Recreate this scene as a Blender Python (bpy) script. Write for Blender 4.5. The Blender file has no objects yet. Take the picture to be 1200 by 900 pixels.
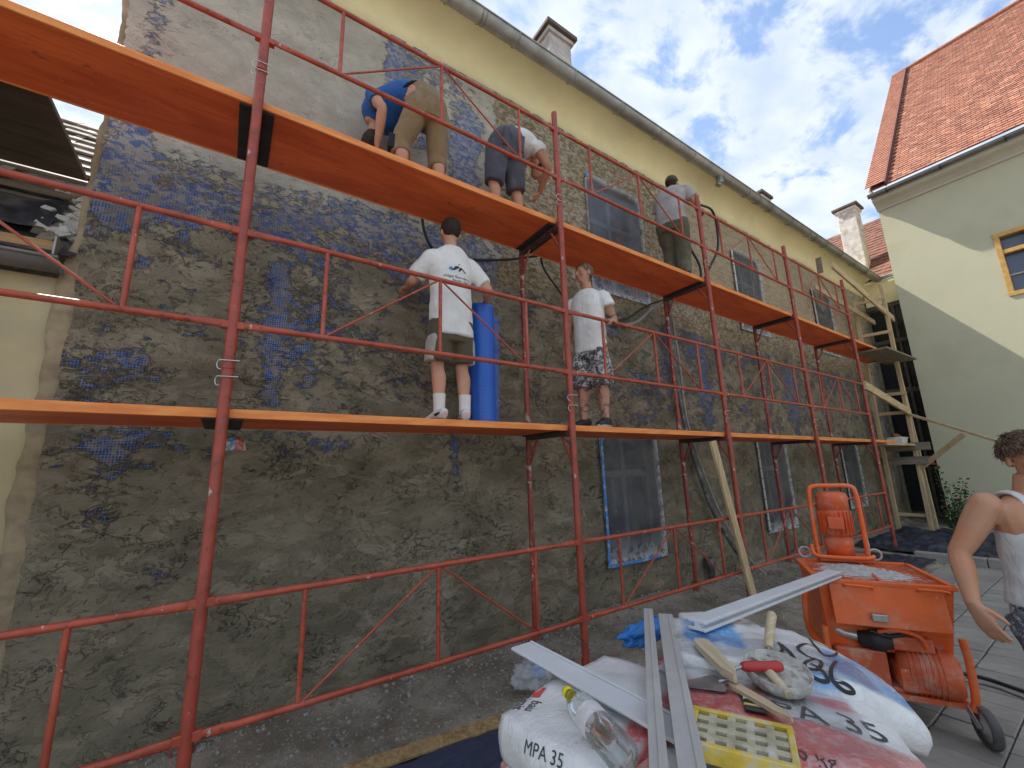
import bpy, bmesh, math, random
import numpy as np
from mathutils import Vector, Matrix, Euler, noise as mnoise
R = math.radians
SC = bpy.context.scene
COL = SC.collection
random.seed(7); RNG = np.random.default_rng(11)

# ------------------------------------------------------------------ camera
def look_matrix(yaw, pitch, roll):
    cy, sy, cp, sp = math.cos(yaw), math.sin(yaw), math.cos(pitch), math.sin(pitch)
    f = Vector((sy*cp, cy*cp, sp)); r = Vector((cy, -sy, 0)); u = r.cross(f)
    r2 = math.cos(roll)*r + math.sin(roll)*u; u2 = -math.sin(roll)*r + math.cos(roll)*u
    return Matrix((r2, u2, -f)).transposed()
cam_d = bpy.data.cameras.new('camera'); cam_o = bpy.data.objects.new('camera', cam_d); COL.objects.link(cam_o)
cam_o.matrix_world = Matrix.Translation((0.035, -2.70, 1.56)) @ look_matrix(R(34.35), R(11.72), R(-1.70)).to_4x4()
cam_d.sensor_width = 36; cam_d.lens = 36*488.4/1200; cam_d.clip_start = 0.05; cam_d.clip_end = 2000
SC.camera = cam_o

# ------------------------------------------------------------------ sky and sun
SUN = Vector((-1.0, 3.16, 4.43)).normalized()          # towards the sun: behind the long building
sun_el = math.asin(SUN.z); sun_az = math.atan2(SUN.x, SUN.y)
W = bpy.data.worlds.new('World'); SC.world = W; W.use_nodes = True
nt = W.node_tree; nt.nodes.clear()
def wn(t, **k):
    n = nt.nodes.new(t)
    for a, b in k.items(): setattr(n, a, b)
    return n
sky = wn('ShaderNodeTexSky', sky_type='NISHITA', sun_disc=False, sun_elevation=sun_el, sun_rotation=sun_az, altitude=150, air_density=1.0, dust_density=0.6, ozone_density=1.6)
tc = wn('ShaderNodeTexCoord'); sep = wn('ShaderNodeSeparateXYZ'); nt.links.new(tc.outputs['Generated'], sep.inputs[0])
def wm(op, a, b=None, clamp=False):
    n = wn('ShaderNodeMath', operation=op, use_clamp=clamp)
    for i, v in enumerate((a, b)):
        if v is None: continue
        if isinstance(v, (int, float)): n.inputs[i].default_value = v
        else: nt.links.new(v, n.inputs[i])
    return n.outputs[0]
den = wm('ADD', wm('MAXIMUM', sep.outputs['Z'], 0.0), 0.16)
cmb = wn('ShaderNodeCombineXYZ'); nt.links.new(wm('DIVIDE', sep.outputs['X'], den), cmb.inputs[0]); nt.links.new(wm('DIVIDE', sep.outputs['Y'], den), cmb.inputs[1])
mp = wn('ShaderNodeMapping'); mp.inputs['Location'].default_value = (3.1, 1.7, 0); mp.inputs['Rotation'].default_value = (0, 0, R(35)); mp.inputs['Scale'].default_value = (1.0, 1.35, 1); nt.links.new(cmb.outputs[0], mp.inputs[0])
n1 = wn('ShaderNodeTexNoise'); n1.inputs['Scale'].default_value = 5.6; n1.inputs['Detail'].default_value = 9; n1.inputs['Roughness'].default_value = 0.60; n1.inputs['Distortion'].default_value = 0.25; nt.links.new(mp.outputs[0], n1.inputs[0])
n2 = wn('ShaderNodeTexNoise'); n2.inputs['Scale'].default_value = 1.1; n2.inputs['Detail'].default_value = 3; nt.links.new(mp.outputs[0], n2.inputs[0])
cov = wm('ADD', wm('MULTIPLY', n1.outputs['Fac'], 0.90), wm('MULTIPLY', n2.outputs['Fac'], 0.28))
rmp = wn('ShaderNodeMapRange', interpolation_type='SMOOTHSTEP'); rmp.inputs['From Min'].default_value = 0.46; rmp.inputs['From Max'].default_value = 0.605; rmp.inputs['To Min'].default_value = 0.08; rmp.inputs['To Max'].default_value = 0.97; nt.links.new(cov, rmp.inputs['Value'])
n3 = wn('ShaderNodeTexNoise'); n3.inputs['Scale'].default_value = 6.5; n3.inputs['Detail'].default_value = 6; nt.links.new(mp.outputs[0], n3.inputs[0])
crp = wn('ShaderNodeValToRGB'); crp.color_ramp.elements[0].position = .30; crp.color_ramp.elements[1].position = .66
SKY_CLOUD_DARK, SKY_CLOUD_LIGHT = (3.3, 3.9, 4.8, 1), (4.7, 5.05, 5.5, 1)
crp.color_ramp.elements[0].color = (*[c/10 for c in SKY_CLOUD_DARK[:3]], 1); crp.color_ramp.elements[1].color = (*[c/10 for c in SKY_CLOUD_LIGHT[:3]], 1)
nt.links.new(n3.outputs['Fac'], crp.inputs[0])
scl = wn('ShaderNodeVectorMath', operation='SCALE'); scl.inputs['Scale'].default_value = 10.0; nt.links.new(crp.outputs[0], scl.inputs[0])
skb = wn('ShaderNodeVectorMath', operation='SCALE'); skb.inputs['Scale'].default_value = 1.4; nt.links.new(sky.outputs[0], skb.inputs[0])
mx = wn('ShaderNodeMix', data_type='RGBA'); nt.links.new(rmp.outputs[0], mx.inputs['Factor']); nt.links.new(skb.outputs[0], mx.inputs['A']); nt.links.new(scl.outputs[0], mx.inputs['B'])
bg = wn('ShaderNodeBackground'); bg.inputs['Strength'].default_value = 0.06; nt.links.new(mx.outputs['Result'], bg.inputs['Color'])
out = wn('ShaderNodeOutputWorld'); nt.links.new(bg.outputs[0], out.inputs[0])
sd = bpy.data.lights.new('sun', 'SUN'); sd.energy = 2.3; sd.angle = R(0.5); sd.color = (1, .95, .87)
so = bpy.data.objects.new('sun', sd); COL.objects.link(so); so.rotation_euler = SUN.to_track_quat('Z', 'Y').to_euler(); so.location = (0, 20, 30)
vs = SC.view_settings; vs.view_transform = 'Standard'; vs.look = 'None'; vs.exposure = 1.8; vs.gamma = 1; vs.use_curve_mapping = False

# ------------------------------------------------------------------ material helpers
class NT:
    def __init__(s, name):
        s.m = bpy.data.materials.new(name); s.m.use_nodes = True; s.t = s.m.node_tree; s.t.nodes.clear()
        s.out = s.t.nodes.new('ShaderNodeOutputMaterial'); s.b = s.t.nodes.new('ShaderNodeBsdfPrincipled'); s.t.links.new(s.b.outputs[0], s.out.inputs[0])
        s.tc = s.t.nodes.new('ShaderNodeTexCoord')
    def n(s, ty, ins={}, **k):
        x = s.t.nodes.new(ty)
        for a, b in k.items(): setattr(x, a, b)
        for a, b in ins.items(): s.set(x.inputs[a], b)
        return x
    def set(s, sock, v):
        if isinstance(v, bpy.types.NodeSocket): s.t.links.new(v, sock)
        elif isinstance(v, (tuple, list)) and len(v) == 3 and sock.type == 'RGBA': sock.default_value = (*v, 1)
        else: sock.default_value = v
    def math(s, op, a, b=None, c=None, clamp=False):
        x = s.t.nodes.new('ShaderNodeMath'); x.operation = op; x.use_clamp = clamp
        for i, v in enumerate((a, b, c)):
            if v is not None: s.set(x.inputs[i], v)
        return x.outputs[0]
    def co(s, scale=(1, 1, 1), loc=(0, 0, 0), rot=(0, 0, 0), kind='Object'):
        return s.n('ShaderNodeMapping', {'Vector': s.tc.outputs[kind], 'Scale': scale, 'Location': loc, 'Rotation': rot}).outputs[0]
    def noise(s, vec, scale, detail=5, rough=.55, dist=0.0):
        return s.n('ShaderNodeTexNoise', {'Vector': vec, 'Scale': scale, 'Detail': detail, 'Roughness': rough, 'Distortion': dist}).outputs['Fac']
    def ramp(s, v, a, b, smooth=True):
        return s.n('ShaderNodeMapRange', {'Value': v, 'From Min': a, 'From Max': b}, interpolation_type='SMOOTHSTEP' if smooth else 'LINEAR').outputs[0]
    def mix(s, f, a, b, blend='MIX'):
        x = s.n('ShaderNodeMix', data_type='RGBA', blend_type=blend)
        s.set(x.inputs['Factor'], f); s.set(x.inputs['A'], a); s.set(x.inputs['B'], b); return x.outputs['Result']
    def attr(s, name): return s.n('ShaderNodeAttribute', attribute_name=name).outputs['Fac']
    def bump(s, h, strength=.5, dist=.01, normal=None):
        x = s.n('ShaderNodeBump', {'Height': h, 'Strength': strength, 'Distance': dist})
        if normal is not None: s.set(x.inputs['Normal'], normal)
        return x.outputs[0]
    def fin(s, **k):
        for a, b in k.items(): s.set(s.b.inputs[a.replace('_', ' ')], b)
        return s.m
def simple(name, col, rough=.6, var=.25, scale=8, bump=.15, bscale=60, metal=0, dirt=None, dirt_amt=.5, dirt_scale=5, spec=.5, bdist=.004):
    """painted / plain surface: mottled base colour, optional dirt blotches, fine relief"""
    t = NT(name); v = t.co()
    n = t.noise(v, scale, 6, .6); c = t.mix(t.ramp(n, .3, .7), tuple(x*(1-var) for x in col), tuple(min(1, x*(1+var*.6)) for x in col))
    if dirt:
        d = t.math('MULTIPLY', t.ramp(t.noise(v, dirt_scale, 8, .65), .48, .66), dirt_amt); c = t.mix(d, c, dirt)
    r = t.math('ADD', rough-.08, t.math('MULTIPLY', t.noise(v, scale*2.3, 4), .16))
    k = dict(Base_Color=c, Roughness=r, Metallic=metal)
    if bump: k['Normal'] = t.bump(t.noise(v, bscale, 4), bump, bdist)
    t.fin(**k); t.b.inputs['Specular IOR Level'].default_value = spec
    return t.m

# ------------------------------------------------------------------ mesh helpers
class MB:
    """collects shapes; build() links them as one mesh object"""
    def __init__(s): s.v = []; s.f = []; s.mi = []; s.sm = []
    def add(s, vs_, fs, M=None, mi=0, smooth=False):
        o = len(s.v)
        s.v += [tuple(M @ Vector(p)) for p in vs_] if M is not None else [tuple(p) for p in vs_]
        for f in fs: s.f.append(tuple(i+o for i in f)); s.mi.append(mi); s.sm.append(smooth)
        return s
    def box(s, lo, hi, M=None, mi=0, bev=0):
        lo = Vector(lo); hi = Vector(hi)
        if bev <= 0:
            P = [(x, y, z) for z in (lo.z, hi.z) for y in (lo.y, hi.y) for x in (lo.x, hi.x)]
            return s.add(P, [(0, 2, 3, 1), (4, 5, 7, 6), (0, 1, 5, 4), (2, 6, 7, 3), (0, 4, 6, 2), (1, 3, 7, 5)], M, mi)
        bm = bmesh.new(); bmesh.ops.create_cube(bm, size=1)
        for v in bm.verts: v.co = Vector(((lo[i]+hi[i])/2 + v.co[i]*(hi[i]-lo[i]) for i in range(3)))
        bmesh.ops.bevel(bm, geom=bm.edges[:], offset=min(bev, .45*min(hi-lo)), segments=1 if bev < .006 else 2, affect='EDGES', profile=.6)
        return s.bm(bm, M, mi)
    def bm(s, bm, M=None, mi=0, smooth=False):
        bm.verts.index_update(); s.add([v.co.copy() for v in bm.verts], [[v.index for v in f.verts] for f in bm.faces], M, mi, smooth); bm.free(); return s
    def bar(s, a, b, w, h, up=(0, 0, 1), mi=0, bev=.002):
        """rectangular bar from a to b; w across, h along 'up'"""
        a = Vector(a); b = Vector(b); d = (b-a); L = d.length; d.normalize(); u = Vector(up); x = d.cross(u).normalized(); u = x.cross(d)
        M = Matrix((d, x, u)).transposed().to_4x4(); M.translation = a
        return s.box((0, -w/2, -h/2), (L, w/2, h/2), M, mi, bev)
    def tube(s, pts, r, n=10, mi=0, caps=True, closed=False):
        pts = [Vector(p) for p in pts]; m = len(pts); rr = r if isinstance(r, (list, tuple)) else [r]*m
        V = []; F = []; ref = None
        for i, p in enumerate(pts):
            if closed: d = pts[(i+1) % m]-pts[i-1]
            else: d = pts[min(i+1, m-1)]-pts[max(i-1, 0)]
            d.normalize()
            if ref is None: ref = Vector((0, 0, 1)) if abs(d.z) < .9 else Vector((1, 0, 0))
            x = d.cross(ref); x.normalize(); ref = x.cross(d); ref.normalize()
            for k in range(n):
                a = 2*math.pi*k/n; V.append(p + rr[i]*(math.cos(a)*x + math.sin(a)*ref))
        for i in range(m if closed else m-1):
            for k in range(n):
                a, b = i*n+k, i*n+(k+1) % n; c, d2 = ((i+1) % m)*n+(k+1) % n, ((i+1) % m)*n+k
                F.append((a, b, c, d2))
        s.add(V, F, None, mi, True)
        if caps and not closed:
            s.add(V[:n], [tuple(range(n))[::-1]], None, mi); s.add(V[-n:], [tuple(range(n))], None, mi)
        return s
    def lathe(s, prof, M=None, n=20, mi=0, smooth=True, caps=True):
        """prof: list of (radius, z)"""
        V = []; F = []; m = len(prof)
        for r, z in prof:
            for k in range(n): a = 2*math.pi*k/n; V.append((r*math.cos(a), r*math.sin(a), z))
        for i in range(m-1):
            for k in range(n): F.append((i*n+k, i*n+(k+1) % n, (i+1)*n+(k+1) % n, (i+1)*n+k))
        if caps: F.append(tuple(range(n))[::-1]); F.append(tuple((m-1)*n+k for k in range(n)))
        return s.add(V, F, M, mi, smooth)
    def prism(s, poly, t, M=None, mi=0):
        """polygon in xy, extruded from z=0 to t"""
        n = len(poly); V = [(x, y, 0) for x, y in poly]+[(x, y, t) for x, y in poly]
        F = [tuple(range(n))[::-1], tuple(range(n, 2*n))]+[(i, (i+1) % n, n+(i+1) % n, n+i) for i in range(n)]
        return s.add(V, F, M, mi)
    def mesh(s, name):
        me = bpy.data.meshes.new(name); me.from_pydata(s.v, [], s.f); me.polygons.foreach_set('material_index', s.mi); me.polygons.foreach_set('use_smooth', s.sm); me.update(); return me
    def build(s, name, mats, parent=None):
        return obj(name, s.mesh(name), mats, parent)
def obj(name, me, mats, parent=None):
    o = bpy.data.objects.new(name, me); COL.objects.link(o)
    for m in (mats if isinstance(mats, (list, tuple)) else [mats]): me.materials.append(m)
    if parent is not None: o.parent = parent
    return o
def tag(o, label=None, cat=None, group=None, kind=None):
    for k, v in (('label', label), ('category', cat), ('group', group), ('kind', kind)):
        if v: o[k] = v
    return o
def empty(name, loc=(0, 0, 0), rz=0, label=None, cat=None, group=None):
    o = bpy.data.objects.new(name, None); COL.objects.link(o); o.location = loc; o.rotation_euler = (0, 0, rz); o.empty_display_size = .1
    return tag(o, label, cat, group)
def copy_tree(o, parent=None):
    c = o.copy(); COL.objects.link(c); c.parent = parent
    for ch in list(o.children): copy_tree(ch, c)
    return c
def TR(loc=(0, 0, 0), rot=(0, 0, 0), sc=(1, 1, 1)):
    return Matrix.LocRotScale(Vector(loc), Euler(rot), Vector(sc))
def arc(p0, p1, p2, n=8):
    """quadratic curve through control point"""
    p0, p1, p2 = Vector(p0), Vector(p1), Vector(p2)
    return [(1-t)**2*p0+2*t*(1-t)*p1+t*t*p2 for t in [i/n for i in range(n+1)]]
def spline(pts, n=8):
    P = [Vector(p) for p in pts]; P = [2*P[0]-P[1]]+P+[2*P[-1]-P[-2]]; o = []
    for i in range(1, len(P)-2):
        for k in range(n):
            t = k/n; a, b, c, d = P[i-1:i+3]
            o.append(.5*((2*b)+(c-a)*t+(2*a-5*b+4*c-d)*t*t+(3*b-a-3*c+d)*t**3))
    o.append(P[-2]); return o
# numpy value noise -----------------------------------------------------------
def vnoise(x, y, seed=0):
    xi = np.floor(x).astype(np.int64); yi = np.floor(y).astype(np.int64); fx = x-xi; fy = y-yi
    def h(a, b):
        k = (a*374761393 + b*668265263 + seed*1442695041) & 0x7fffffff; k = ((k ^ (k >> 13))*1274126177) & 0x7fffffff
        return ((k ^ (k >> 16)) & 0xffff)/65535.0
    u = fx*fx*(3-2*fx); w = fy*fy*(3-2*fy)
    return (h(xi, yi)*(1-u)+h(xi+1, yi)*u)*(1-w)+(h(xi, yi+1)*(1-u)+h(xi+1, yi+1)*u)*w
def fbm(x, y, seed=0, oct=5, rough=.5):
    a = 1; t = 0; s_ = 0
    for i in range(oct): t = t+a*vnoise(x*2**i, y*2**i, seed+i*17); s_ += a; a *= rough
    return t/s_
def sstep(x, a, b):
    t = np.clip((x-a)/(b-a), 0, 1); return t*t*(3-2*t)
# ================================================================== MATERIALS: setting
YW = 0.85                       # plane of the long facade
XEND = 14.65                    # far end of the long facade
def facade_material():
    t = NT('cement_render'); o = t.tc.outputs['Object']
    mb, dry, rgh, brk = (t.attr(k) for k in ('mesh_bias', 'dry', 'rough_zone', 'brick_zone'))
    v = t.co((1, 1, 1.55))
    big = t.noise(v, 1.7, 4, .5, .4); n1 = t.math('ADD', t.math('MULTIPLY', t.noise(v, 4.6, 5, .6, .5), .52), t.math('MULTIPLY', t.noise(v, 15, 6, .62, .9), .48))
    field = t.math('ADD', t.math('MULTIPLY', n1, 1.0), t.math('ADD', mb, t.math('MULTIPLY', t.math('SUBTRACT', big, .5), .35)))
    expo = t.ramp(field, .565, .590)                       # 1 = blue mesh laid bare
    lip = t.math('SUBTRACT', t.ramp(field, .535, .565), t.ramp(field, .565, .60))   # ragged lip of the coat
    # --- coat colours
    vs1 = t.co((.9, 1, .28)); strk = t.noise(t.co((1, 1, 2.2), rot=(0, R(28), 0)), 2.6, 6, .6, 1.6)
    mott = t.noise(v, 2.2, 7, .62, .3); fine = t.noise(v, 38, 5, .6)
    wet = t.mix(t.ramp(mott, .3, .72), (.152, .132, .090), (.275, .240, .170)); wet = t.mix(t.math('MULTIPLY', t.ramp(strk, .5, .62), .4), wet, (.34, .30, .215))
    dr = t.mix(t.ramp(mott, .3, .7), (.37, .34, .275), (.50, .465, .385)); dr = t.mix(t.math('MULTIPLY', t.ramp(strk, .55, .7), .22), dr, (.30, .28, .23))
    coat = t.mix(dry, wet, dr)
    # overlapping trowel passes: terraces of a warped noise, each with a tone of its own
    nA = t.noise(t.co((1, 1, 1.35), rot=(0, R(-14), 0)), 1.8, 7, .66, .55); ta = t.math('MULTIPLY', nA, 9); fl = t.math('FLOOR', ta); fr_ = t.math('SUBTRACT', ta, fl)
    lay = t.math('ADD', fl, t.ramp(fr_, 0, .10)); wnz = t.n('ShaderNodeTexWhiteNoise', {'W': fl}, noise_dimensions='1D').outputs['Value']
    tone = t.math('ADD', .88, t.math('MULTIPLY', wnz, .26)); tone = t.math('ADD', 1, t.math('MULTIPLY', t.math('SUBTRACT', tone, 1), t.math('SUBTRACT', 1, t.math('MULTIPLY', dry, .55))))
    coat = t.n('ShaderNodeVectorMath', {0: coat, 'Scale': tone}, operation='SCALE').outputs[0]
    crv = t.math('MULTIPLY', t.math('SUBTRACT', 1, t.ramp(t.math('ABSOLUTE', t.math('SUBTRACT', t.noise(v, 6.5, 6, .62, 1.0), .5)), .004, .016)), t.ramp(t.noise(t.co(loc=(5, 0, 2)), 2.6, 4), .50, .62))
    crv = t.math('MULTIPLY', crv, t.math('SUBTRACT', 1, t.math('MULTIPLY', dry, .8)))
    coat = t.mix(t.math('MULTIPLY', crv, .55), coat, t.mix(dry, (.035, .030, .020), (.16, .15, .12)))
    coat = t.mix(t.math('MULTIPLY', t.ramp(fine, .5, .75), .22), coat, t.mix(dry, (.05, .045, .03), (.2, .19, .16)))
    # --- blue glass-fibre mesh, 14 mm grid
    s = t.n('ShaderNodeSeparateXYZ', {'Vector': o})
    def lines(c, pitch):
        w = t.math('FRACT', t.math('ADD', t.math('MULTIPLY', c, 1/pitch), t.math('MULTIPLY', t.noise(v, 6, 2), .8)))
        return t.math('GREATER_THAN', t.math('ABSOLUTE', t.math('SUBTRACT', w, .5)), .31)
    grid = t.math('MAXIMUM', lines(s.outputs['X'], .016), lines(s.outputs['Z'], .016))
    blue = t.mix(t.ramp(t.noise(v, 9, 6, .6), .35, .7), (.075, .155, .46), (.19, .25, .43))
    hole = t.mix(dry, (.050, .048, .045), (.15, .145, .14))
    net = t.mix(grid, hole, blue)
    smear = t.math('MULTIPLY', t.ramp(t.noise(v, 17, 7, .68, .5), .44, .56), .80); net = t.mix(smear, net, coat)
    c = t.mix(expo, coat, net)
    # --- roughcast
    rn = t.noise(t.co((1, 1, 1.5)), 17, 7, .62, .5); rn2 = t.noise(v, 55, 4, .6)
    rc = t.mix(t.ramp(rn, .36, .66), (.21, .165, .10), (.52, .44, .30)); rc = t.mix(t.ramp(t.noise(v, 3, 5), .45, .7), rc, t.mix(t.ramp(rn, .36, .62), (.24, .20, .135), (.56, .50, .38)))
    rz = t.ramp(t.math('ADD', rgh, t.math('MULTIPLY', t.math('SUBTRACT', n1, .5), 1.1)), .42, .58)
    rz = t.math('MULTIPLY', rz, t.math('SUBTRACT', 1, t.math('MULTIPLY', expo, t.ramp(mb, .1, .3))))
    c = t.mix(rz, c, rc)
    # --- exposed brick courses
    bv = t.n('ShaderNodeMapping', {'Vector': o, 'Rotation': (R(90), 0, 0)}).outputs[0]
    warp = t.n('ShaderNodeVectorMath', {0: bv, 1: t.n('ShaderNodeVectorMath', {0: t.n('ShaderNodeTexNoise', {'Vector': o, 'Scale': 7.0}).outputs['Color'], 'Scale': .035}, operation='SCALE').outputs[0]}, operation='ADD').outputs[0]
    bt = t.n('ShaderNodeTexBrick', {'Vector': warp, 'Color1': (.44, .34, .20), 'Color2': (.55, .44, .29), 'Mortar': (.56, .50, .37), 'Scale': 1.0, 'Mortar Size': .010, 'Mortar Smooth': .35, 'Bias': .1, 'Brick Width': .27, 'Row Height': .082})
    bc = t.mix(t.math('MULTIPLY', t.ramp(t.noise(v, 7, 6, .6), .45, .62), .6), bt.outputs['Color'], rc)
    bz = t.ramp(t.math('ADD', brk, t.math('MULTIPLY', t.math('SUBTRACT', big, .5), 1.4)), .42, .58)
    c = t.mix(bz, c, bc)
    # --- relief
    coat_h = t.math('ADD', t.math('MULTIPLY', t.math('SUBTRACT', 1, expo), .55), t.math('MULTIPLY', lip, .35))
    trow = t.math('ADD', t.math('MULTIPLY', strk, .5), t.math('MULTIPLY', t.noise(t.co((1, 1, .8), rot=(0, R(-35), 0)), 9, 6, .6, 1.4), .28))
    chips = t.math('MULTIPLY', t.math('MULTIPLY', t.ramp(t.noise(v, 13, 8, .7, .9), .60, .70), -.45), t.math('SUBTRACT', 1, t.math('MULTIPLY', dry, .7)))
    h = t.math('ADD', t.math('ADD', coat_h, trow), t.math('ADD', chips, t.math('MULTIPLY', fine, .10))); h = t.math('ADD', h, t.math('SUBTRACT', t.math('MULTIPLY', t.math('MULTIPLY', lay, .22), t.math('SUBTRACT', 1, t.math('MULTIPLY', dry, .75))), t.math('MULTIPLY', crv, .5)))
    h = t.math('ADD', h, t.math('MULTIPLY', t.math('MULTIPLY', grid, expo), .12))
    rh = t.math('ADD', t.math('MULTIPLY', rn, 3.4), t.math('MULTIPLY', rn2, .7))
    h = t.math('ADD', t.math('MULTIPLY', h, t.math('SUBTRACT', 1, rz)), t.math('MULTIPLY', rh, rz))
    h = t.math('ADD', h, t.math('MULTIPLY', t.math('MULTIPLY', bt.outputs['Fac'], bz), -1.0))
    h = t.math('ADD', h, t.math('MULTIPLY', t.math('MULTIPLY', t.noise(t.co((1, 1, 1.7), rot=(0, R(18), 0)), 26, 6, .66, .8), .42), t.math('SUBTRACT', 1, t.math('MULTIPLY', dry, .6))))
    h = t.math('ADD', h, t.math('MULTIPLY', t.math('MULTIPLY', grid, t.ramp(field, .44, .56)), .10))
    nrm = t.bump(h, 1.0, .018)
    t.fin(Base_Color=c, Roughness=.88, Normal=nrm); t.b.inputs['Specular IOR Level'].default_value = .25
    return t.m
M_FAC = facade_material()
M_YEL = simple('yellow_limewash', (.88, .79, .47), .9, .10, 1.2, .12, 40, spec=.2, dirt=(.74, .62, .34), dirt_amt=.35, dirt_scale=1.4)
M_ZINC = simple('weathered_zinc', (.36, .355, .33), .48, .25, 3, .08, 20, metal=.55, dirt=(.26, .24, .20), dirt_amt=.5)
M_ROOFBR = simple('brown_clay_tiles', (.20, .085, .055), .8, .45, 6, .3, 30)
M_CHIM = simple('chimney_render', (.50, .47, .43), .9, .25, 4, .4, 18, dirt=(.33, .30, .27), dirt_amt=.6)
M_CHIMW = simple('limewashed_chimney', (.80, .77, .70), .9, .2, 4, .4, 14, dirt=(.42, .36, .28), dirt_amt=.7)
M_CAP = simple('chimney_cap_slab', (.13, .10, .085), .85, .3, 6, .3, 20)
M_CREAM = simple('pale_yellow_render', (.52, .505, .36), .92, .05, .8, .12, 45, spec=.2, dirt=(.44, .42, .29), dirt_amt=.6, dirt_scale=.8)
M_TRIM = simple('grey_cornice_render', (.50, .48, .39), .9, .06, 2, .1, 40)
M_TILE = simple('terracotta_tiles', (.34, .135, .080), .8, .35, 9, .25, 40, dirt=(.30, .10, .06), dirt_amt=.5, dirt_scale=14)
M_TILE2 = simple('terracotta_tiles_dark', (.25, .095, .06), .8, .35, 9, .25, 40); M_TILE3 = simple('terracotta_tiles_pale', (.42, .19, .12), .8, .35, 9, .25, 40)
M_PINE = simple('orange_window_wood', (.55, .32, .08), .5, .2, 12, .1, 40)
M_SAWN = None
M_DARK = simple('dark_room', (.012, .013, .015), .7, .2, 3, 0)
def wood(name, c1, c2, rough=.7, sc=1.0, axis='X'):
    t = NT(name); s = {'X': (.25, 3, 3), 'Y': (3, .25, 3), 'Z': (3, 3, .25)}[axis]
    v = t.co(tuple(k*sc for k in s)); n = t.noise(v, 6, 8, .65, 1.2); f = t.noise(t.co(tuple(k*sc*5 for k in s)), 9, 4, .6)
    c = t.mix(t.ramp(n, .35, .66), c1, c2); c = t.mix(t.math('MULTIPLY', t.ramp(f, .52, .7), .35), c, tuple(x*.55 for x in c1))
    kn = t.n('ShaderNodeTexVoronoi', {'Vector': t.co(tuple(k*sc*.35 for k in s)), 'Scale': 5.0}).outputs['Distance']
    c = t.mix(t.math('MULTIPLY', t.math('SUBTRACT', 1, t.ramp(kn, .04, .10)), .7), c, tuple(x*.4 for x in c1))
    return t.fin(Base_Color=c, Roughness=rough, Normal=t.bump(f, .2, .003))
M_SAWNX = wood('sawn_pine_x', (.42, .30, .16), (.62, .47, .27)); M_SAWNZ = wood('sawn_pine_z', (.42, .30, .16), (.62, .47, .27), axis='Z'); M_SAWNY = wood('sawn_pine_y', (.42, .30, .16), (.62, .47, .27), axis='Y')
M_OLDX = wood('weathered_timber_x', (.15, .115, .08), (.27, .22, .16)); M_OLDY = wood('weathered_timber_y', (.15, .115, .08), (.27, .22, .16), axis='Y')
M_BROWN = wood('brown_film_plywood', (.070, .050, .035), (.125, .092, .066), .55, 1, 'X')
M_FASC = wood('orange_fascia_board', (.33, .17, .065), (.50, .29, .12), .6, 1, 'X')
M_BLACKGL = NT('black_glass').fin(Base_Color=(.012, .015, .02), Roughness=.08)
M_PANE = NT('blue_window_glass').fin(Base_Color=(.030, .040, .058), Roughness=.10); M_PANE2 = NT('sky_painted_glass').fin(Base_Color=(.09, .12, .18), Roughness=.08)  # second pane: bluish sky reflection put into its base colour
M_WFRAME = simple('old_window_frame', (.11, .115, .125), .6, .2, 6, .1)
M_SILLW = simple('white_sill', (.52, .52, .50), .7, .15, 6, .1)
def film_material():
    t = NT('plastic_film'); v = t.co()
    w = t.noise(t.co((1, 1, .35), rot=(0, R(30), 0)), 7, 6, .6, 1.5); w2 = t.noise(t.co((.3, 1, 1), rot=(0, R(40), 0)), 16, 4, .6, .6)
    speck = t.ramp(t.noise(v, 26, 7, .7), .645, .68)
    z = t.n('ShaderNodeSeparateXYZ', {'Vector': t.tc.outputs['Object']}).outputs['Z']
    edge = t.math('MULTIPLY', t.attr('film_edge'), t.ramp(t.noise(v, 11, 6, .65), .38, .55))
    dust = t.math('MAXIMUM', t.math('MULTIPLY', speck, .8), edge, clamp=True)
    h = t.math('ADD', w, t.math('MULTIPLY', w2, .6)); nrm = t.bump(h, .45, .02)
    t.fin(Base_Color=(.42, .43, .43), Roughness=.75, Normal=nrm)
    gl = t.n('ShaderNodeBsdfGlossy', {'Color': (.85, .88, .92), 'Roughness': .22, 'Normal': nrm}); tr = t.n('ShaderNodeBsdfTransparent', {'Color': (.80, .83, .87)})
    tl = t.n('ShaderNodeBsdfDiffuse', {'Color': (.44, .47, .52)})
    fr = t.n('ShaderNodeFresnel', {'IOR': 1.45, 'Normal': nrm})
    a = t.n('ShaderNodeMixShader', {0: .13, 1: tr.outputs[0], 2: tl.outputs[0]})
    b = t.n('ShaderNodeMixShader', {0: t.math('MULTIPLY', fr.outputs[0], 1.0, clamp=True), 1: a.outputs[0], 2: gl.outputs[0]})
    f = t.n('ShaderNodeMixShader', {0: dust, 1: b.outputs[0], 2: t.b.outputs[0]})
    t.t.links.new(f.outputs[0], t.out.inputs[0]); return t.m
M_FILM = film_material()
M_TAPE = simple('blue_masking_tape', (.06, .24, .62), .6, .2, 10, .1, dirt=(.55, .58, .6), dirt_amt=.8, dirt_scale=16)
M_DUSTW = simple('white_plaster_smear', (.55, .54, .50), .85, .2, 12, .4, 30)

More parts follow.
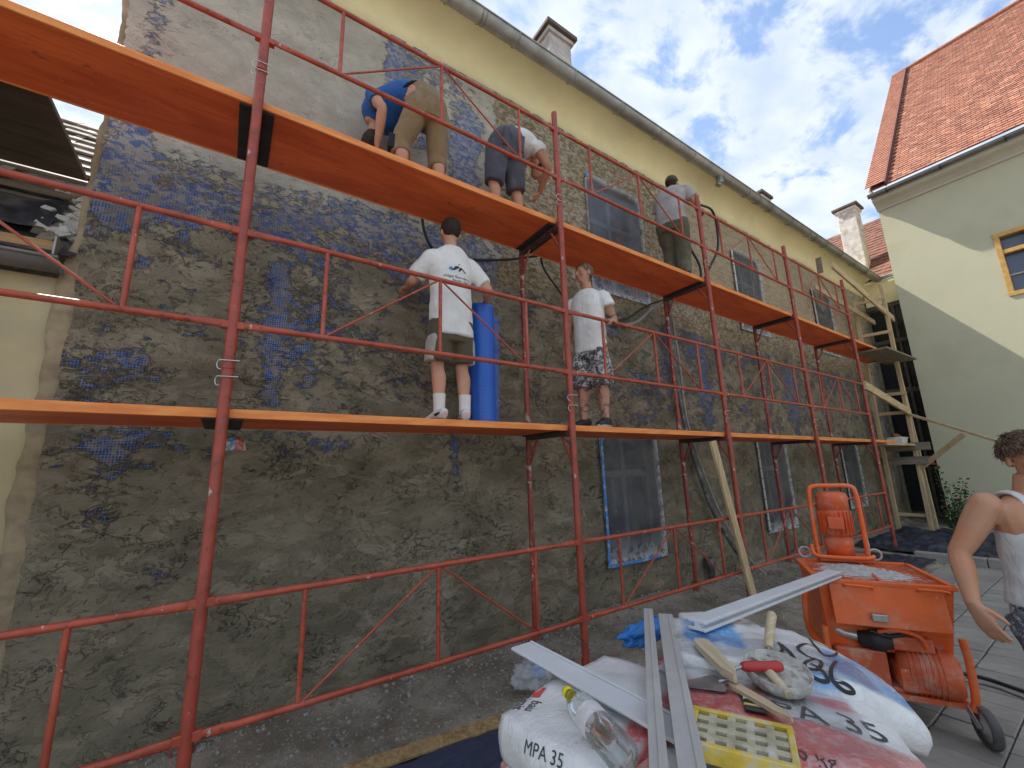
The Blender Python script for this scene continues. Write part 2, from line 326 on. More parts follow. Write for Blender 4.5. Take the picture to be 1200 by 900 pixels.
# ================================================================== GROUND
def ground_mat(name, c1, c2, c3, sc=1.0, bmp=.8):
    t = NT(name); v = t.co(); a = t.noise(v, 1.6*sc, 7, .6, .3); b = t.noise(v, 22*sc, 6, .65); g = t.noise(v, 90*sc, 3, .6)
    c = t.mix(t.ramp(a, .35, .65), c1, c2); c = t.mix(t.math('MULTIPLY', t.ramp(b, .55, .68), .75), c, c3); c = t.mix(t.math('MULTIPLY', t.ramp(g, .52, .7), .3), c, tuple(x*.4 for x in c1))
    h = t.math('ADD', b, t.math('MULTIPLY', g, .45)); return t.fin(Base_Color=c, Roughness=.93, Normal=t.bump(h, bmp, .02))
M_GROUND = ground_mat('courtyard_gravel', (.38, .35, .30), (.45, .42, .36), (.52, .49, .43), .5)
M_DIRT = ground_mat('cement_dust_dirt', (.19, .160, .120), (.37, .325, .26), (.54, .50, .43), 1.5, 1.0)
gm = MB().add([(-150, -150, -.05), (150, -150, -.05), (150, 150, -.05), (-150, 150, -.05)], [(0, 1, 2, 3)])
tag(gm.build('ground', M_GROUND), kind='structure')
def grid_mesh(xs, ys, fz):
    X, Y = np.meshgrid(xs, ys, indexing='ij'); Z = fz(X, Y); nx, ny = len(xs), len(ys)
    V = np.stack([X, Y, Z], -1).reshape(-1, 3); i = np.arange(nx*ny).reshape(nx, ny)
    F = np.stack([i[:-1, :-1], i[1:, :-1], i[1:, 1:], i[:-1, 1:]], -1).reshape(-1, 4)
    return V, F
def np_mesh(name, V, F, smooth=True):
    me = bpy.data.meshes.new(name); me.vertices.add(len(V)); me.vertices.foreach_set('co', np.asarray(V, dtype=np.float32).ravel())
    k = F.shape[1]; me.loops.add(F.size); me.loops.foreach_set('vertex_index', F.astype(np.int32).ravel()); me.polygons.add(len(F))
    me.polygons.foreach_set('loop_start', np.arange(0, F.size, k, dtype=np.int32)); me.polygons.foreach_set('use_smooth', np.full(len(F), smooth)); me.update(calc_edges=True); return me
YD = -0.78
def dirt_z(x, y):
    return .02+.05*(fbm(x*2.1, y*2.1, 3)-.5)+.028*(fbm(x*11, y*11, 8, 3)-.5) + .05*np.exp(-((y-.72)/.14)**2)*(fbm(x*3, y*3, 5)) + .10*np.exp(-((y-.80)/.10)**2)*np.clip(fbm(x*1.6, y*0+3, 77, 3)-.42, 0, 1)*2.2 - .05*sstep(-y, .6, .82)
V, F = grid_mesh(np.concatenate([np.arange(-3, 4, .035), np.arange(4, 14.7, .07)]), np.arange(YD, .9, .035), dirt_z)
tag(obj('dirt_strip', np_mesh('dirt_strip', V, F), M_DIRT), kind='structure')
# loose stones, crumbs of render on the dirt
M_STONE = simple('render_crumbs', (.28, .262, .23), .9, .5, 30, .3, 40)
st = MB()
for i in range(3600):
    x = random.uniform(-.3, 8.5) if random.random() < .8 else random.uniform(.6, 3); y = random.triangular(-.7, .83, .75)
    r = random.choice((.004, .005, .006, .008, .011, .016))*random.uniform(.6, 1.3)*(1.4 if y > .6 else 1); z = float(dirt_z(np.array(x), np.array(y)))
    bm = bmesh.new(); bmesh.ops.create_icosphere(bm, subdivisions=1, radius=r)
    for v in bm.verts: v.co = Vector((v.co.x*random.uniform(.7, 1.3), v.co.y*random.uniform(.7, 1.3), v.co.z*random.uniform(.5, .9)))
    st.bm(bm, TR((x, y, z+r*.2), (0, 0, random.uniform(0, 6))))
tag(st.build('gravel', M_STONE), 'grey crumbs of render and gravel scattered along the wall foot', 'gravel', kind='stuff')
# pavers ----------------------------------------------------------------------
M_PAVER = simple('concrete_pavers', (.27, .255, .225), .85, .22, 5, .35, 70, dirt=(.32, .31, .285), dirt_amt=.6, dirt_scale=3)
M_PAVER2 = simple('concrete_pavers_light', (.31, .295, .26), .85, .22, 5, .35, 70, dirt=(.34, .33, .30), dirt_amt=.6, dirt_scale=3)
M_BED = ground_mat('joint_sand', (.10, .09, .075), (.14, .13, .11), (.18, .165, .14))
pv = MB().add([(-12, -30, -.03), (9.2, -30, -.03), (9.2, YD+.03, -.03), (-12, YD+.03, -.03)], [(0, 1, 2, 3)]).build('pavement', M_BED); tag(pv, kind='structure')
PX, PY = .205, .31
pmesh = [MB().box((0, 0, -.05), (PX-.008, PY-.009, 0), None, 0, .005).mesh('paver') for _ in range(2)]
pmesh[0].materials.append(M_PAVER); pmesh[1].materials.append(M_PAVER2)
cells = []
ix = 0; x = 9.2-PX
while x > 2.0:
    y = YD-PY-(.0 if ix % 2 == 0 else 0)
    while y > -4.0: cells.append((x, y)); y -= PY
    x -= PX; ix += 1
campos = Vector((.035, -2.7, 1.56)); Rc = look_matrix(R(34.35), R(11.72), R(-1.70))
def px_of(p):
    q = Rc.transposed() @ (Vector(p)-campos); return (600+488.4*q.x/-q.z, 450-488.4*q.y/-q.z, -q.z) if -q.z > .05 else (1e9, 1e9, -1)
vis = [c for c in cells if 1040 < px_of((c[0], c[1], 0))[0] < 1260 and px_of((c[0], c[1], 0))[1] < 960 and px_of((c[0], c[1], 0))[2] > 0]
vis.sort(key=lambda c: px_of((c[0], c[1], 0))[2]); near = set(vis[:290])
for c in vis[:290]:
    o = bpy.data.objects.new('paver', pmesh[random.random() < .4]); COL.objects.link(o); o.parent = pv
    o.location = (c[0]+.004, c[1]+.004, random.uniform(-.003, .003)); o.rotation_euler = (random.uniform(-.008, .008), random.uniform(-.008, .008), random.uniform(-.006, .006))
rest = MB()
for c in cells:
    if c not in near: rest.box((c[0]+.004, c[1]+.004, -.05), (c[0]+PX-.004, c[1]+PY-.005, random.uniform(-.003, .002)), None, int(random.random() < .4))
x = 2.0-PX
while x > -5:
    y = YD-PY
    while y > -6: rest.box((x+.004, y+.004, -.05), (x+PX-.004, y+PY-.005, random.uniform(-.003, .002)), None, int(random.random() < .4)); y -= PY
    x -= PX
tag(rest.build('far_pavers', [M_PAVER, M_PAVER2], pv), kind='stuff')
M_KERB = simple('concrete_kerb', (.33, .31, .27), .9, .2, 6, .35, 40, dirt=(.22, .2, .17), dirt_amt=.5)
kb = empty('kerb', (9.2, -.4, 0)); tag(kb, kind='structure'); y = -.42
kme = MB().box((.005, -.785, -.05), (.16, -.005, .12), None, 0, .012).mesh('kerb_stone'); kme.materials.append(M_KERB)
for i in range(6):
    o = bpy.data.objects.new('kerb_stone', kme); COL.objects.link(o); o.parent = kb; o.location = (0, -.02-i*.79, random.uniform(-.006, .006)); o.rotation_euler = (0, 0, random.uniform(-.01, .01))
bed = MB().add([(9.3, -8, .0), (14.2, -8, .0), (14.2, .05, .0), (9.3, .05, .0)], [(0, 1, 2, 3)]).build('planting_bed', M_DIRT); tag(bed, kind='structure')

# ================================================================== LONG BUILDING
house = empty('townhouse', (7, YW, 0), 0, 'long yellow building whose facade is being re-rendered over blue mesh', 'building'); HINV = Matrix.Translation((-7, -YW, 0))
def hb(mb, name, mats, parent=None):
    o = mb.build(name, mats, parent or house)
    if parent is None: o.matrix_parent_inverse = HINV
    return o
# window openings: x0,x1,z0,z1
WIN = [(3.70, 4.68, .51, 1.99), (7.36, 8.34, .50, 1.97), (10.88, 11.80, .62, 1.95), (3.78, 4.86, 3.86, 5.50), (7.46, 8.44, 3.95, 5.48), (10.9, 11.9, 4.0, 5.50)]
def in_win(X, Z, k, grow=0.0):
    x0, x1, z0, z1 = WIN[k]; c = .13 if k < 3 else .10
    m = (X > x0-grow) & (X < x1+grow) & (Z > z0-grow) & (Z < z1+grow)
    e = np.minimum(X-x0, x1-X); return m & (Z < z1+grow-np.maximum(0, c-e-grow)*.9)
xs = np.concatenate([np.arange(-.85, 5.3, .0225), np.arange(5.3, XEND+.01, .045)]); zs = np.arange(-.06, 6.061, .0225)
X, Z = np.meshgrid(xs, zs, indexing='ij')
wob = fbm(X*.9, Z*.9, 21, 4)-.5; wb2 = fbm(X*2.5, Z*2.5, 33, 4)-.5
zb = 3.62+.30*wob*2+.12*wb2
rgh = sstep(Z, zb-.12, zb+.16)*sstep(X, 2.15+.2*wb2, 2.5+.2*wb2)
brk = sstep(X, 5.4, 6.6)*sstep(Z, 3.9, 4.3)
dry = np.clip(sstep(Z, 3.25, 4.0)*(1-sstep(X, 2.2, 2.7))*.95 + sstep(Z, 2.4, 5.5)*.45 + sstep(X, 5, 12)*sstep(Z, 1.9, 2.2)*.22, 0, 1)
def gz(a, c, w): return np.exp(-((a-c)/w)**2)
mbias = -.145+.0*X
mbias += .115*sstep(Z, 1.85, 2.3)*(1-sstep(Z, 3.5, 4.2))
mbias += .11*gz(Z, 3.52+.19*np.clip(X, -.6, 3), .27)*(1-sstep(X, 2.2, 2.9))*sstep(X, -.5, .2)
mbias += .10*gz(Z, 3.85, .6)*(1-sstep(X, 2.2, 2.8))
mbias += .27*gz(X, 1.12, .10)*sstep(Z, 5.0, 5.3) + .13*gz(X, 1.3, .35)*sstep(Z, 4.6, 5.1)
mbias += .30*gz(X, 1.98, .17)*sstep(Z, 4.0, 4.3)*(1-sstep(Z, 5.4, 5.8)) + .14*gz(X, 1.75, .42)*sstep(Z, 3.9, 4.2)
mbias += .24*gz(X, -.70, .10)*sstep(Z, 3.1, 3.4) + .26*gz(X, -.55, .30)*gz(Z, 3.50, .14)
mbias += .24*gz(X, .27, .07)*sstep(Z, 2.0, 2.2)*(1-sstep(Z, 3.1, 3.3)) + .15*gz(X, 1.80, .05)*(1-sstep(Z, 1.8, 2.0))*sstep(Z, .6, .9)
mbias += .13*gz(Z, 1.78, .13)*(1-sstep(X, 2.4, 3.2)) + .14*gz(X, -.55, .28)*gz(Z, 2.25, .3)+.12*gz(X, -.6, .25)*gz(Z, 1.5, .4)
mbias += .11*gz(X, .45, .2)*gz(Z, 2.5, .5) + .10*gz(X, -.2, .3)*gz(Z, .95, .3)+.08*gz(X, .5, .4)*gz(Z, .8, .3)
mbias += .040*sstep(X, 3.0, 4.6)*sstep(Z, 1.9, 2.2)*(1-sstep(Z, 3.5, 3.8)) + .07*gz(Z, 1.95, .18)*sstep(X, 3, 6)
mbias += .16*gz(X, 6.05, .16)*sstep(Z, 2, 2.2)*(1-sstep(Z, 3.5, 3.7))+.14*gz(X, 5.2, .12)*gz(Z, 3.2, .5)+.14*gz(X, 9.0, .25)*gz(Z, 2.7, .8)+.05*gz(Z, 3.35, .22)*sstep(X, 4.8, 5.5)
for k in range(6):
    x0, x1, z0, z1 = WIN[k]; d = np.maximum(np.maximum(x0-X, X-x1), np.maximum(z0-Z, Z-z1)); mbias += .05*np.exp(-(np.clip(d, 0, 9)/.12)**2)*(1 if k < 3 else 0)
disp = .030*(fbm(X*1.3, Z*1.3, 2, 4)-.5)+.012*(fbm(X*9, Z*9, 4, 3)-.5)*(1-brk)+rgh*.030*(fbm(X*13, Z*19, 9, 3)-.5)
edge = np.where(X < -.80, .05*(fbm(Z*6, X*0+3, 14, 4)-.5), 0)
Y = YW-disp-.004
keep = np.ones((len(xs)-1, len(zs)-1), bool); cx = (X[:-1, :-1]+X[1:, 1:])/2; cz = (Z[:-1, :-1]+Z[1:, 1:])/2
for k in range(6): keep &= ~in_win(cx, cz, k)
idx = np.arange(X.size).reshape(X.shape)
F = np.stack([idx[:-1, :-1], idx[1:, :-1], idx[1:, 1:], idx[:-1, 1:]], -1)[keep]
Vf = np.stack([X+edge, Y, Z], -1).reshape(-1, 3)
me = np_mesh('wall', Vf, F)
for nm, A in (('mesh_bias', mbias), ('dry', dry), ('rough_zone', rgh), ('brick_zone', brk)):
    at = me.attributes.new(nm, 'FLOAT', 'POINT'); at.data.foreach_set('value', A.astype(np.float32).ravel())
ow = obj('wall', me, M_FAC, house); ow.matrix_parent_inverse = HINV
# body of the building behind the render, in slabs with the window recesses left open
M_CORE = simple('old_masonry', (.30, .25, .18), .95, .3, 5, .4, 20)
core = MB(); x = -.84
for (x0, x1) in [(3.69, 4.88), (7.35, 8.46), (10.87, 11.92)]:
    core.box((x, YW+.03, -.05), (x0, YW+.5, 6.3)); x = x1
core.box((x, YW+.03, -.05), (XEND, YW+.5, 6.3))
for a, b in [(0, 3), (1, 4), (2, 5)]:
    xa, xb = [(3.69, 4.88), (7.35, 8.46), (10.87, 11.92)][a]
    core.box((xa, YW+.03, -.05), (xb, YW+.5, WIN[a][2]-.01)); core.box((xa, YW+.03, WIN[a][3]+.01), (xb, YW+.5, WIN[b][2]-.01)); core.box((xa, YW+.03, WIN[b][3]+.01), (xb, YW+.5, 6.3))
core.box((-.84, YW+.5, -.05), (XEND, YW+.55, 6.3)); core.box((-.84, YW+.55, -.05), (-.5, 9, 6.3))
hb(core, 'masonry_core', M_CORE)
ep = MB()                                   # ragged tan edge of old render next to the low house
zz = np.arange(-.05, 6.07, .03); nz_ = len(zz)
aL = -.930+.035*sstep(zz, 2.75, 3.2)-.025*(fbm(zz*1.1, zz*0, 51, 5)-.5)*2-.03*(fbm(zz*9, zz*0+2, 52, 3)-.5)
for i, z_ in enumerate(zz): ep.v += [(-.83, YW+.012, z_), (-.87+.02*random.random(), YW-.012+.012*random.random(), z_), ((aL[i]-.87)/2, YW-.008+.014*random.random(), z_), (aL[i], YW+.004, z_), (aL[i]-.004, YW+.12, z_)]
for i in range(nz_-1):
    for k in range(4): a_ = i*5+k; ep.f.append((a_, a_+5, a_+6, a_+1)); ep.mi.append(0); ep.sm.append(True)
hb(ep, 'render_edge', simple('old_render_edge', (.33, .265, .165), .95, .3, 9, .6, 25))
# cove and eaves
cov = [(YW-.0, 6.045), (YW, 6.22), (YW-.02, 6.34), (YW-.07, 6.43), (YW-.15, 6.49), (YW-.25, 6.525), (YW-.30, 6.53), (YW-.30, 6.58), (YW+.4, 6.58), (YW+.4, 6.045)]
mb = MB(); n = len(cov); nxs = 24
for i in range(nxs+1):
    x = -.86+(XEND+.86)*i/nxs
    mb.v += [(x, y, z) for y, z in cov]
for i in range(nxs):
    for k in range(n): mb.f.append((i*n+k, i*n+(k+1) % n, (i+1)*n+(k+1) % n, (i+1)*n+k)); mb.mi.append(0); mb.sm.append(k < 7)
for fc in (tuple(range(n)), tuple(nxs*n+k for k in range(n))[::-1]): mb.f.append(fc); mb.mi.append(0); mb.sm.append(False)
hb(mb, 'eaves_cove', M_YEL)
# roof slab + gutter
mb = MB(); s = math.tan(R(40))
mb.add([(-.95, .47, 6.56), (XEND+.3, .47, 6.56), (XEND+.3, 7, 6.56+6.53*s), (-.95, 7, 6.56+6.53*s), (-.95, .47, 6.66), (XEND+.3, .47, 6.66), (XEND+.3, 7, 6.66+6.53*s), (-.95, 7, 6.66+6.53*s)], [(0, 3, 2, 1), (4, 5, 6, 7), (0, 1, 5, 4), (1, 2, 6, 5), (2, 3, 7, 6), (3, 0, 4, 7)])
hb(mb, 'roof', M_ROOFBR)
GY, GZ, GR = .445, 6.46, .088
def half_gutter(p0, p1, r, t=.006):
    p0 = Vector(p0); p1 = Vector(p1); d = (p1-p0).normalized(); side = Vector((d.y, -d.x, 0)); m = MB(); n = 12; V = []
    for p in (p0, p1):
        for rr in (r, r-t):
            for k in range(n+1): a = math.pi*k/n; V.append(p+side*rr*math.cos(a)+Vector((0, 0, -rr*math.sin(a))))
    w = n+1; F = []
    for k in range(n): F += [(k, k+1, 2*w+k+1, 2*w+k), (w+k, 3*w+k, 3*w+k+1, w+k+1)]
    for k in (0, n): F.append((k, w+k, 3*w+k, 2*w+k))
    for k in range(n): F += [(k, w+k, w+k+1, k+1), (2*w+k, 2*w+k+1, 3*w+k+1, 3*w+k)]
    m.add(V, F, None, 0, True); m.tube([p0+side*(r+.004), p1+side*(r+.004)], .011, 8); return m
g = hb(half_gutter((-1.0, GY, GZ), (XEND-.05, GY, GZ), GR), 'gutter', M_ZINC)
for i in range(18):
    x = -.2+i*.86; b = MB(); b.tube([(x, GY+(GR+.006)*math.cos(a), GZ-(GR+.006)*math.sin(a)) for a in [math.pi*k/10 for k in range(11)]], .008, 6); hb(b, 'gutter_bracket', M_ZINC, g).matrix_parent_inverse = Matrix()
b = MB(); b.lathe([(.055, 0), (.055, -.10), (.062, -.105), (.062, -.14), (.045, -.14), (.045, -.05)], TR((6.62, GY, GZ-GR+.03)), 16); b.tube([(6.62, GY, GZ-.16), (6.60, GY+.03, GZ-.22)], .052, 12); hb(b, 'outlet_spout', M_ZINC, g).matrix_parent_inverse = Matrix()
M_ZINCD = simple('gutter_seam_lead', (.30, .29, .27), .55, .2, 5, .1, metal=.4)
for x in (1.9, 4.1, 7.9, 10.4):
    b = MB(); b.tube([(x, GY+(GR+.004)*math.cos(a), GZ-(GR+.004)*math.sin(a)) for a in [math.pi*k/10 for k in range(11)]], .006, 6); b.tube([(x+.05, GY+(GR+.003)*math.cos(a), GZ-(GR+.003)*math.sin(a)) for a in [math.pi*k/10 for k in range(11)]], .005, 6); hb(b, 'gutter_joint', M_ZINCD, g).matrix_parent_inverse = Matrix()
def chimney(x, y, w, d, z0, z1, m, cap=.09, corb=True):
    c = hb(MB().box((x-w/2, y-d/2, z0), (x+w/2, y+d/2, z1), None, 0, .02), 'chimney', m)
    k = MB()
    if corb: k.box((x-w/2-.04, y-d/2-.04, z1-.10), (x+w/2+.04, y+d/2+.04, z1-.02), None, 1, .01)
    k.box((x-w/2-.09, y-d/2-.09, z1-.01), (x+w/2+.09, y+d/2+.09, z1+cap), None, 0, .015)
    hb(k, 'chimney_cap', [M_CAP, m], c).matrix_parent_inverse = Matrix()
chimney(4.12, 1.75, .48, .48, 7.2, 8.85, M_CHIM, .07)
chimney(11.15, 1.75, .42, .42, 7.2, 8.42, M_CHIM, .07)
chimney(15.35, .95, .46, .46, 6.6, 9.15, M_CHIMW, .07)
# windows
for k, (x0, x1, z0, z1) in enumerate(WIN):
    c = .13 if k < 3 else .10; d = .17
    w = hb(MB().box((x0-.02, YW+d, z0-.02), (x1+.02, YW+d+.02, z1+.02)), 'window', M_PANE)
    f = MB()
    f.box((x0-.01, YW+d-.06, z0), (x0+.07, YW+d+.01, z1), None, 0, .004); f.box((x1-.07, YW+d-.06, z0), (x1+.01, YW+d+.01, z1), None, 0, .004)
    f.box((x0+.06, YW+d-.058, z1-.07), (x1-.06, YW+d+.01, z1+.01), None, 0, .004); f.box((x0+.06, YW+d-.058, z0), (x1-.06, YW+d+.01, z0+.07), None, 0, .004)
    f.box(((x0+x1)/2-.035, YW+d-.062, z0+.05), ((x0+x1)/2+.035, YW+d+.008, z1-.05), None, 0, .004); zt = z0+(z1-z0)*.66
    f.box((x0+.05, YW+d-.066, zt-.04), (x1-.05, YW+d+.006, zt+.04), None, 0, .004)
    hb(f, 'frame', M_WFRAME, w).matrix_parent_inverse = Matrix()
    b = MB(); b.box((x0, YW+.03, z0-.03), (x1, YW+d-.05, z0+.012), None, 0, .004); hb(b, 'sill', M_SILLW, w).matrix_parent_inverse = Matrix()
    # plastic film stretched over the opening
    g0 = .045; nx, nz = 26, 40; V = []; E = []; F = []
    for i in range(nx+1):
        for j in range(nz+1):
            u = i/nx; q = j/nz; xx = x0-g0+(x1-x0+2*g0)*u; e = min(xx-x0+g0, x1+g0-xx); top = z1+g0-max(0, c+.02-e)*.95
            zz_ = z0-g0+(top-z0+g0)*q; de = min(e, zz_-z0+g0, top-zz_); slack = min(1, de/.15)
            yy = YW-.022-(.012 if de < .02 else 0)+slack*(.035+.03*mnoise.noise(Vector((xx*3+k*7, zz_*3, 1)))+.012*mnoise.noise(Vector((xx*9+zz_*6, zz_*4-xx*5, k))))
            V.append((xx, yy, zz_)); E.append(max(0, 1-de/.07)+ (.55*max(0, 1-(zz_-z0)/.28) if k < 3 else .35*max(0, 1-(zz_-z0)/.5)))
    for i in range(nx):
        for j in range(nz): a = i*(nz+1)+j; F.append((a, a+nz+1, a+nz+2, a+1))
    me = MB().add(V, F, None, 0, True).mesh('film'); at = me.attributes.new('film_edge', 'FLOAT', 'POINT'); at.data.foreach_set('value', np.array(E, dtype=np.float32))
    obj('film', me, M_FILM, w).matrix_parent_inverse = HINV @ Matrix()
    for ch in w.children: ch.matrix_parent_inverse = Matrix()
    def tape(pts, wd=.035):
        t_ = MB()
        for a, b2 in zip(pts[:-1], pts[1:]): t_.bar((a[0], YW-.042, a[1]), (b2[0], YW-.042, b2[1]), .012, wd, (0, 0, 1) if abs(a[0]-b2[0]) > abs(a[1]-b2[1]) else (1, 0, 0), 0, .002)
        hb(t_, 'masking_tape', M_TAPE, w).matrix_parent_inverse = Matrix()
    if k == 0: tape([(x0-.02, z0-.03), (x0-.015, .9), (x0-.02, 1.3), (x0-.015, z1-.11)]); tape([(x0-.01, z1-.11), (x0+.09, z1+.01)]); tape([(x1-.12, z1+.02), (x1+.0, z1-.08)], .05); tape([(x0, z0-.03), (x0+.5, z0-.035), (x1-.1, z0-.025)])
    elif k == 3: tape([(x0-.02, z1-.02), (x0+.03, z1+.02)], .05)
    else:
        t_ = MB()
        for q in range(9): za = z0+(z1-z0)*q/9; t_.bar((x0-.03+.01*random.random(), YW-.046, za), (x0-.03+.01*random.random(), YW-.046, za+(z1-z0-.1)/9), .012, .04, (1, 0, 0), 0, .002)
        hb(t_, 'film_batten', M_DUSTW, w).matrix_parent_inverse = Matrix()

# ================================================================== GLAZED LINK AT THE FAR END
lk = empty('glazed_link', (XEND, .4, 0), 0, 'dark glazed link between the long building and the pale yellow house', 'building'); LI = Matrix.Translation((-XEND, -.4, 0))
def lb(mb, name, mats): o = mb.build(name, mats, lk); o.matrix_parent_inverse = LI; return o
lb(MB().box((XEND+.06, -.6, -.05), (XEND+.25, YW+.54, 6.3)), 'wall', simple('link_wall', (.25, .22, .15), .9))
for j, (z0, z1) in enumerate([(.25, 1.75), (1.95, 3.25), (3.4, 4.6), (4.75, 5.6)]):
    for (y0, y1) in [(-.3, .26), (.32, .80)]: lb(MB().box((XEND+.03, y0, z0), (XEND+.055, y1, z1), None, 0, .003), 'pane', M_BLACKGL)
for z in (.18, 1.85, 3.32, 4.67, 5.68): lb(MB().box((XEND-.01, -.55, z-.05), (XEND+.07, YW-.02, z+.05), None, 0, .004), 'mullion', simple('link_frame', (.10, .09, .075), .7) if z == .18 else bpy.data.materials['link_frame'])
for y in (.29,): lb(MB().box((XEND-.006, y-.03, .2), (XEND+.066, y+.03, 5.7), None, 0, .004), 'mullion', bpy.data.materials['link_frame'])
lb(MB().box((XEND-.03, -.6, 5.74), (XEND+.2, YW-.03, 6.42), None, 0, .01), 'eaves_band', M_YEL)
mb = MB(); s2 = math.tan(R(42))
for r_ in range(22):
    x = XEND-.05+r_*.17; z = 6.5+r_*.17*s2
    for c_ in range(30):
        y = -3+c_*.2; mb.box((0, 0, 0), (.26, .196, .02), TR((x, y, z+random.uniform(0, .006)), (0, -R(38)+random.uniform(-.02, .02), 0)))
tag(lb(mb, 'roof_tiles', M_ROOFBR), kind='stuff')
lb(MB().add([(XEND-.05, -3, 6.46), (XEND+3.6, -3, 6.46+3.65*s2), (XEND+3.6, 3.1, 6.46+3.65*s2), (XEND-.05, 3.1, 6.46)], [(0, 1, 2, 3)]), 'roof', M_ROOFBR)
lb(half_gutter((XEND-.13, .40, 6.46), (XEND-.13, -.05, 6.47), .07), 'gutter', simple('pale_gutter', (.55, .56, .56), .4, .1, 4, .05, metal=.5))

# ================================================================== PALE YELLOW HOUSE ON THE RIGHT
XR = 14.0
yh = empty('yellow_house', (XR, -3, 0), 0, 'pale yellow house with steep red tiled roof and wooden window', 'building'); YI = Matrix.Translation((-XR, 3, 0))
def yb(mb, name, mats, parent=None):
    o = mb.build(name, mats, parent or yh); o.matrix_parent_inverse = YI if parent is None else Matrix(); return o
wx, wy0, wy1, wz0, wz1 = XR, -2.75, -1.76, 4.99, 6.47
w = MB()
w.box((XR, wy1, -.05), (XR+.4, 0, 8.2)); w.box((XR, -14, -.05), (XR+.4, wy0, 8.2)); w.box((XR, wy0, -.05), (XR+.4, wy1, wz0)); w.box((XR, wy0, wz1), (XR+.4, wy1, 8.2)); w.box((XR+.4, -14, -.05), (XR+9, 0, 8.2))
yb(w, 'wall', M_CREAM)
c = MB(); prof = [(0, 0), (.05, 0), (.07, .05), (.16, .12), (.30, .17), (.34, .20), (.34, .30), (0, .30)]
V = [(XR-a, y, 8.08+b) for y in (-14, .02) for a, b in prof]; n = len(prof)
c.add(V, [tuple(range(n)), tuple(range(n, 2*n))[::-1]]+[(i, n+i, n+(i+1) % n, (i+1) % n) for i in range(n)]); yb(c, 'cornice', M_TRIM)
M_GUT2 = simple('grey_gutter', (.22, .235, .245), .4, .1, 4, .04, metal=.5)
g2 = yb(half_gutter((XR-.42, .06, 8.42), (XR-.42, -14, 8.40), .075), 'gutter', M_GUT2)
for y in (-.33, -1.32, -2.35, -3.4): yb(MB().tube([(XR-.42-.085*math.cos(a), y, 8.41-.085*math.sin(a)) for a in [math.pi*k/10 for k in range(11)]], .011, 6), 'gutter_joint', simple('black_seal', (.03, .03, .03), .6) if 'black_seal' not in bpy.data.materials else bpy.data.materials['black_seal'], g2)
yb(MB().box((XR-.3, -.02, 8.38), (XR+.4, .04, 8.62), None, 0, .01), 'verge_board', simple('white_verge', (.6, .6, .57), .8))
pit = R(47); cs, sn = math.cos(pit), math.sin(pit); ex, ez = XR-.46, 8.50
tiles = MB(); L = 11.4; k = 0
for r_ in range(int(L/.15)):
    d = r_*.15; off = .09 if r_ % 2 else 0
    for c_ in range(34):
        y = -.38-off-c_*.18
        if y > -.36: continue
        tiles.box((0, 0, 0), (.30, .172, .016), TR((ex+d*cs-.0, y-.172, ez+d*sn+.02+random.uniform(0, .005)), (random.uniform(-.012, .012), -pit+.10+random.uniform(-.02, .02), random.uniform(-.012, .012))), random.choice((0, 0, 0, 0, 1, 2)))
tag(yb(tiles, 'roof_tiles', [M_TILE, M_TILE2, M_TILE3]), kind='stuff')
vg = MB()
for r_ in range(int(L/.15)):
    d = r_*.15
    for c_ in range(2): vg.box((0, 0, 0), (.30, .20, .02), TR((ex+d*cs-.04, -.32+c_*.19, ez+d*sn+.11+random.uniform(0, .005)), (0, -pit+.10+random.uniform(-.012, .012), 0)))
tag(yb(vg, 'verge_tiles', M_TILE), kind='stuff')
yb(MB().box((0, -.36, -.02), (L, -.325, .13), TR((ex, 0, ez), (0, -pit, 0))), 'verge_upstand', simple('dark_verge_board', (.16, .06, .045), .85))  # dark red-brown board along the verge
yb(MB().add([(ex, -14, ez), (ex+L*cs, -14, ez+L*sn), (ex+L*cs, .02, ez+L*sn), (ex, .02, ez)], [(0, 1, 2, 3)]), 'roof', M_TILE)
yb(MB().tube([(ex+L*cs, .05, ez+L*sn+.05), (ex+L*cs, -14, ez+L*sn+.05)], .10, 8), 'ridge', M_TILE)
wi = yb(MB().box((XR+.14, wy0, wz0), (XR+.16, wy1, wz1)), 'window', M_PANE2)
f = MB(); f.box((XR-.02, wy1-.09, wz0), (XR+.13, wy1, wz1), None, 0, .006); f.box((XR-.02, wy0, wz0), (XR+.13, wy0+.09, wz1), None, 0, .006); f.box((XR-.025, wy0, wz1-.09), (XR+.135, wy1, wz1+.004), None, 0, .006); f.box((XR-.025, wy0, wz0-.004), (XR+.135, wy1, wz0+.09), None, 0, .006)
f.box((XR-.01, wy0+.08, 5.97), (XR+.12, wy1-.08, 6.06), None, 0, .006); f.box((XR-.01, -2.30, wz0+.08), (XR+.118, -2.21, wz1-.08), None, 0, .006)
yb(f, 'frame', M_PINE, wi)
f = MB()
for z in (5.48,): f.box((XR+.09, wy0+.08, z-.012), (XR+.13, wy1-.08, z+.012))
yb(f, 'glazing_bar', M_SILLW, wi)

